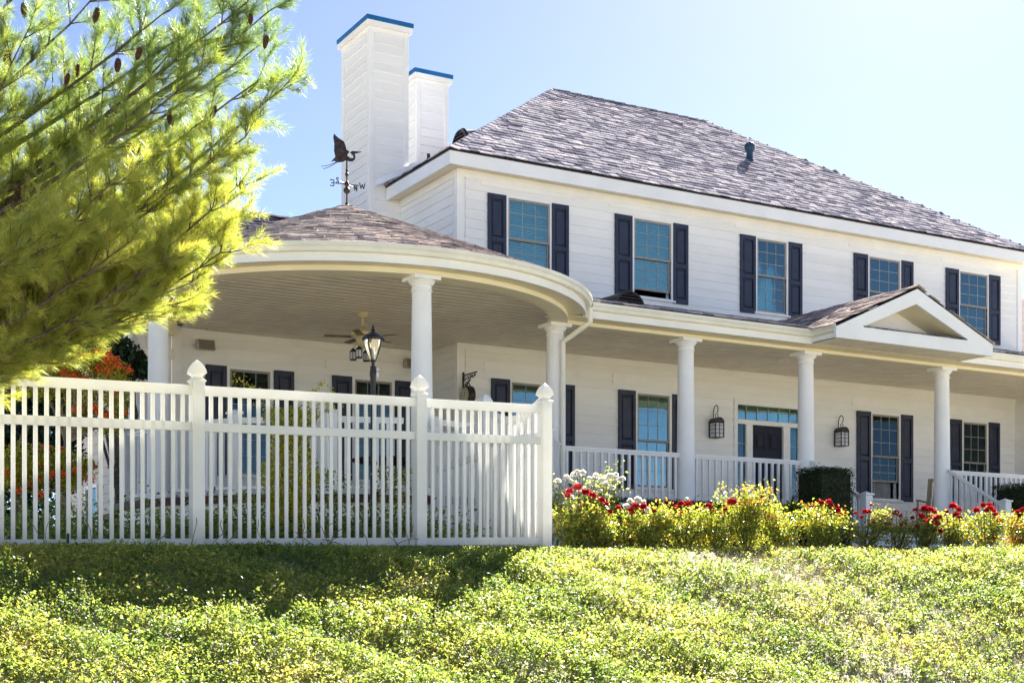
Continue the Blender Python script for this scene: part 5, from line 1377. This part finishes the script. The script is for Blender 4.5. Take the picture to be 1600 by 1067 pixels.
def dark_tree(u, t, lobes, label, seed, m='dark_leaf', n=9000, size=.08, name='dark_tree'):
    p = CP(u, 860, t); gz = GZf(p.x, p.y); d = empty(name, (p.x, p.y, gz)); tag(d, label, 'tree', 'dark trees behind the left fence panel')
    rs = np.random.default_rng(seed); Ls = [(CP(a, b, t) - Vector(d.location), r_) for a, b, r_ in lobes]
    top = max(c.z for c, r_ in Ls)
    MB().tube([(0, 0, -.05), (.03, 0, top * .3), (-.02, 0, top * .7)], [.10, .085, .05], 8).build('trunk', 'bark', d)
    tree_limbs(d, (0, 0, top * .3), [tuple(c) for c, r_ in Ls], .03, 'bark')
    k = rs.integers(0, len(Ls), n); C2 = np.array([list(c) for c, r_ in Ls]); R2 = np.array([r_ for c, r_ in Ls]); dv = rs.normal(size=(n, 3)); dv /= np.linalg.norm(dv, axis=1, keepdims=True)
    pos = C2[k] + dv * (R2[k] * rs.uniform(.35, 1.1, n))[:, None]
    cloud('foliage', m, LEAF_V, LEAF_F, pos, frames(rnd_dirs(n, .3)), size * rs.uniform(.6, 1.25, n), rs.uniform(0, 1, n), d, 'stuff')
dark_tree(35, 19.0, [(10, 600, .4), (50, 590, .4), (20, 650, .4), (60, 640, .35), (5, 690, .3), (50, 690, .3), (30, 740, .4), (70, 760, .35), (5, 790, .4), (50, 820, .35), (95, 700, .3), (-30, 720, .4), (90, 620, .35), (110, 660, .25), (-20, 560, .5), (40, 548, .4), (95, 560, .35)], 'dense dark evergreen behind the berry tree', 71, n=17000)
dark_tree(185, 21.5, [(150, 530, .32), (175, 525, .25), (190, 548, .22), (210, 560, .18), (225, 577, .14), (200, 582, .15), (130, 545, .3), (160, 560, .2)], 'dark loose leaved tree before the left wing of the house', 72, n=2600, size=.10)
# far tree top above the wing roof
ft = empty('far_tree', tuple(CP(465, 860, 46).xy) + (.5,)); tag(ft, 'small pale tree top showing above the wing roof', 'tree')
MB().tube([(0, 0, -.2), (0, 0, 8), (0, .1, 11.6)], [.25, .18, .05], 8).build('trunk', 'bark', ft)
leaf_blob('crown', 'ivy', ft, 5000, (0, 0, 10.5), (.9, .9, 1.3), .12, seed=77)

# ------------------------------------------------------------------ the pine on the left
random.seed(23); rs = np.random.default_rng(23)
def CL3(lat, fwd, z): return Vector((camr * lat + camf * fwd)) + Vector((0, 0, z))
pt0 = CL3(-5.9, 12.3, 0); pgz = GZf(pt0.x, pt0.y)
pine = empty('pine_tree', (pt0.x, pt0.y, pgz)); tag(pine, 'large soft needled pine tree with brown cones reaching in from the left', 'tree')
PO = Vector((pt0.x, pt0.y, pgz))
MB().tube([Vector((0, 0, -.2)), Vector((.02, 0, 1.0)), Vector((-.05, .05, 2.4)), Vector((0, 0, 4.0)), Vector((.1, 0, 6.0)), Vector((.12, .05, 8.2))], [.21, .17, .14, .11, .075, .03], 12).build('trunk', 'bark', pine)
# main limbs: picture targets with their own depth, start height on the trunk
LIMBS = []
def limb(u, v, t, z0, r=.035): LIMBS.append((z0 , CP(u, v, t) - PO, r))
for u, v, t, z0 in ((345, 395, 12.4, 1.3), (352, 350, 12.8, 1.4), (300, 440, 12.6, 1.3), (262, 475, 12.5, 1.3), (215, 465, 12.3, 1.5), (130, 405, 12.1, 1.8), (30, 525, 12.6, 1.9), (330, 250, 12.0, 1.9), (402, 130, 12.9, 2.1), (360, 70, 12.6, 2.4), (290, 60, 12.9, 2.7), (385, 5, 12.5, 2.4), (250, 410, 11.8, 1.4), (170, 415, 11.7, 1.6), (310, 320, 12.9, 1.6), (90, 380, 11.6, 1.8), (440, 140, 12.6, 2.0), (420, 20, 12.9, 2.2), (385, 215, 12.2, 1.6), (340, 20, 13.3, 2.6), (370, 290, 12.7, 1.5), (330, 330, 12.0, 1.3), (300, 385, 12.6, 1.2),
                    (255, 20, 12.2, 2.9), (170, -30, 12.8, 3.2), (80, -60, 12.0, 3.5), (280, 420, 12.2, 1.4), (225, 448, 12.7, 1.4), (150, 425, 12.2, 1.7), (60, 420, 12.0, 1.9), (-20, 430, 11.6, 1.9),
                    (40, 60, 11.3, 2.8), (170, 290, 11.2, 2.0), (90, 370, 11.0, 1.8), (200, 380, 11.4, 1.6), (20, 395, 10.9, 1.7),
                    (310, 120, 12.0, 2.3), (280, 260, 12.6, 1.9), (-60, 150, 11.2, 2.7), (-80, 320, 11.0, 2.0), (-150, 0, 11.5, 3.4), (-250, 100, 12.0, 3.2), (-300, 300, 12.3, 2.4),
                    (400, 75, 13.2, 2.3), (210, 60, 13.6, 3.0), (110, 200, 13.4, 2.5), (230, 320, 13.2, 1.8), (40, 300, 13.0, 2.0), (100, 420, 12.8, 1.7), (-350, 150, 14.0, 3.0), (-200, 420, 12.0, 1.8), (-100, -150, 12.8, 4.6), (60, -220, 12.6, 5.2), (-300, -300, 12.6, 6.0),
                    (-450, 250, 11.5, 3.0), (-500, 50, 12.5, 4.0), (180, 215, 12.3, 2.2), (300, 200, 13.2, 2.1)):
    limb(u, v, t, z0)
twigs = []        # (start, dir, length) that carry needles
def grow(a, b, r0, sag, level):
    a, b = Vector(a), Vector(b); L = (b - a).length; n = max(4, int(L / .22))
    side = Vector((random.uniform(-1, 1), random.uniform(-1, 1), random.uniform(-.3, .3))) * L * .06
    pts = []
    for k in range(n + 1):
        f = k / n; p = a.lerp(b, f) + side * math.sin(f * math.pi) * 1.0 + Vector((0, 0, -sag * L * math.sin(f * math.pi)))
        p += Vector((random.uniform(-1, 1), random.uniform(-1, 1), random.uniform(-1, 1))) * .012
        pts.append(p)
    return pts
limb_objs = []
for z0, tip, r_ in LIMBS:
    a = Vector((0, 0, z0)); pts = grow(a, tip, r_, .07, 0); L = (tip - a).length
    r_ = .010 + .0075 * L
    mb = MB().tube(pts, [r_ * (1 - .85 * k / (len(pts) - 1)) for k in range(len(pts))], 6)
    n = len(pts)
    # side branches over the outer part
    for k in range(int(n * .28), n):
        f = k / (n - 1); d = (pts[min(k + 1, n - 1)] - pts[max(k - 1, 0)]).normalized()
        for rep in range((3 if f > .45 else 2) if tip.z < 3.6 else (2 if f > .4 else 1)):
            w = Vector(rs.normal(size=3)); w = (w - d * w.dot(d)).normalized(); bd = (d * random.uniform(.6, 1.1) + w * .8 + Vector((0, 0, .22))).normalized()
            bl_ = random.uniform(.28, .62) * (1.1 - .5 * f) * min(1.0, L / 2.5)
            q = [pts[k]]
            m_ = 4
            for j in range(m_): bd = (bd + Vector((0, 0, .10)) + Vector(rs.normal(size=3)) * .09).normalized(); q.append(q[-1] + bd * bl_ / m_)
            mb.tube(q, [.0065, .0055, .0045, .0035, .0025], 4)
            for j in range(1, m_ + 1):
                for r2 in range(1 if rs.uniform() < .55 else 2):
                    w = Vector(rs.normal(size=3)); w = (w - bd * w.dot(bd)).normalized(); td = (bd * .9 + w * .65 + Vector((0, 0, .12))).normalized()
                    twigs.append((q[j], td, random.uniform(.10, .20)))
            twigs.append((q[-1] - bd * .14, bd, .22))
    d = (pts[-1] - pts[-2]).normalized(); twigs.append((pts[-1] - d * .1, d, .24))
    limb_objs.append(mb.build('branch', 'bark', pine))
print('pine twigs', len(twigs))
S_ = np.array([list(t[0]) for t in twigs]); D_ = np.array([list(t[1]) for t in twigs]); L_ = np.array([t[2] for t in twigs])
# cull twigs far outside the view: thinner there
wp = S_ + np.array(PO); f_ = FX * wp[:, 0] + FY * wp[:, 1]; r_l = FY * wp[:, 0] - FX * wp[:, 1]; uu = 800 + 2204 * r_l / f_; vv = 935 - 2204 * wp[:, 2] / f_
inside = (uu > -60) & (vv > -70)
npt = np.where(inside, 84, 14)
ti = np.repeat(np.arange(len(S_)), npt); n = len(ti)
f = rs.uniform(0.0, 1, n); along = S_[ti] + D_[ti] * (L_[ti] * f)[:, None]
w = rs.normal(size=(n, 3)); dn = D_[ti]; w = w - dn * np.sum(w * dn, axis=1, keepdims=True); w /= np.linalg.norm(w, axis=1, keepdims=True)
nd = dn * rs.uniform(.8, 1.9, (n, 1)) + w; nd /= np.linalg.norm(nd, axis=1, keepdims=True)
NV = [(-.016, 0, 0), (.016, 0, 0), (.004, .03, 1)]
tw_t = rs.uniform(0, 1, len(S_))
# sunlit yellow of the low growth painted into the tint, greener top shoots
hgt = np.clip((S_[:, 2] + pgz - 3.2) / 2.0, 0, 1)
tint = (.80 - .55 * hgt)[ti] + (tw_t[ti] - .5) * .35 + rs.normal(size=n) * .12
cloud('needles', 'needles', NV, [(0, 1, 2)], along, frames(nd),   .092 * rs.uniform(.7, 1.25, n), tint, pine, 'stuff')
print('needles', n)
# cones
def cone_at(u, v, t, s=1.0, lean=0):
    c = CP(u, v, t) - PO; mb = MB(); rows = 9
    mb.lathe([(.004, .0), (.016, -.012), (.019, -.04), (.014, -.08), (.004, -.10)], n=8)
    for k in range(rows):
        z = -.008 - .088 * k / rows; r2 = .021 * math.sin(math.pi * (.12 + .8 * (k + .5) / rows)) + .004
        for j in range(7):
            a = j * .898 + k * .45; dd = Vector((math.cos(a), math.sin(a), 0)); mb.obox(dd * r2 + Vector((0, 0, z)), dd * .006, Vector((-dd.y, dd.x, 0)) * .006, Vector((0, 0, .003)) + dd * .002)
    mb.tube([(0, 0, 0), (.0, .01, .03)], .003, 4)
    o = mb.build('pine_cone', 'cone', pine, smooth=False); o.location = c; o.rotation_euler = (random.uniform(-.4, .4), lean, random.uniform(0, 3)); o.scale = (s * .95, s * .95, s * 1.45)
for u, v, s in ((15, 78, 1), (37, 5, 1), (153, 12, 1), (185, 92, 1), (220, 75, .9), (107, 115, .8), (143, 202, 1), (157, 292, 1), (40, 290, 1.1), (30, 292, 1), (336, 165, 1), (393, 178, .8), (377, 283, 1), (417, 55, .9), (392, 22, .8), (264, 358, 1), (265, 175, .8), (216, 230, .7), (122, 100, .8)):
    cone_at(u, v, 11.9 if u < 230 else 12.3, s * .95, random.uniform(-.3, .3))
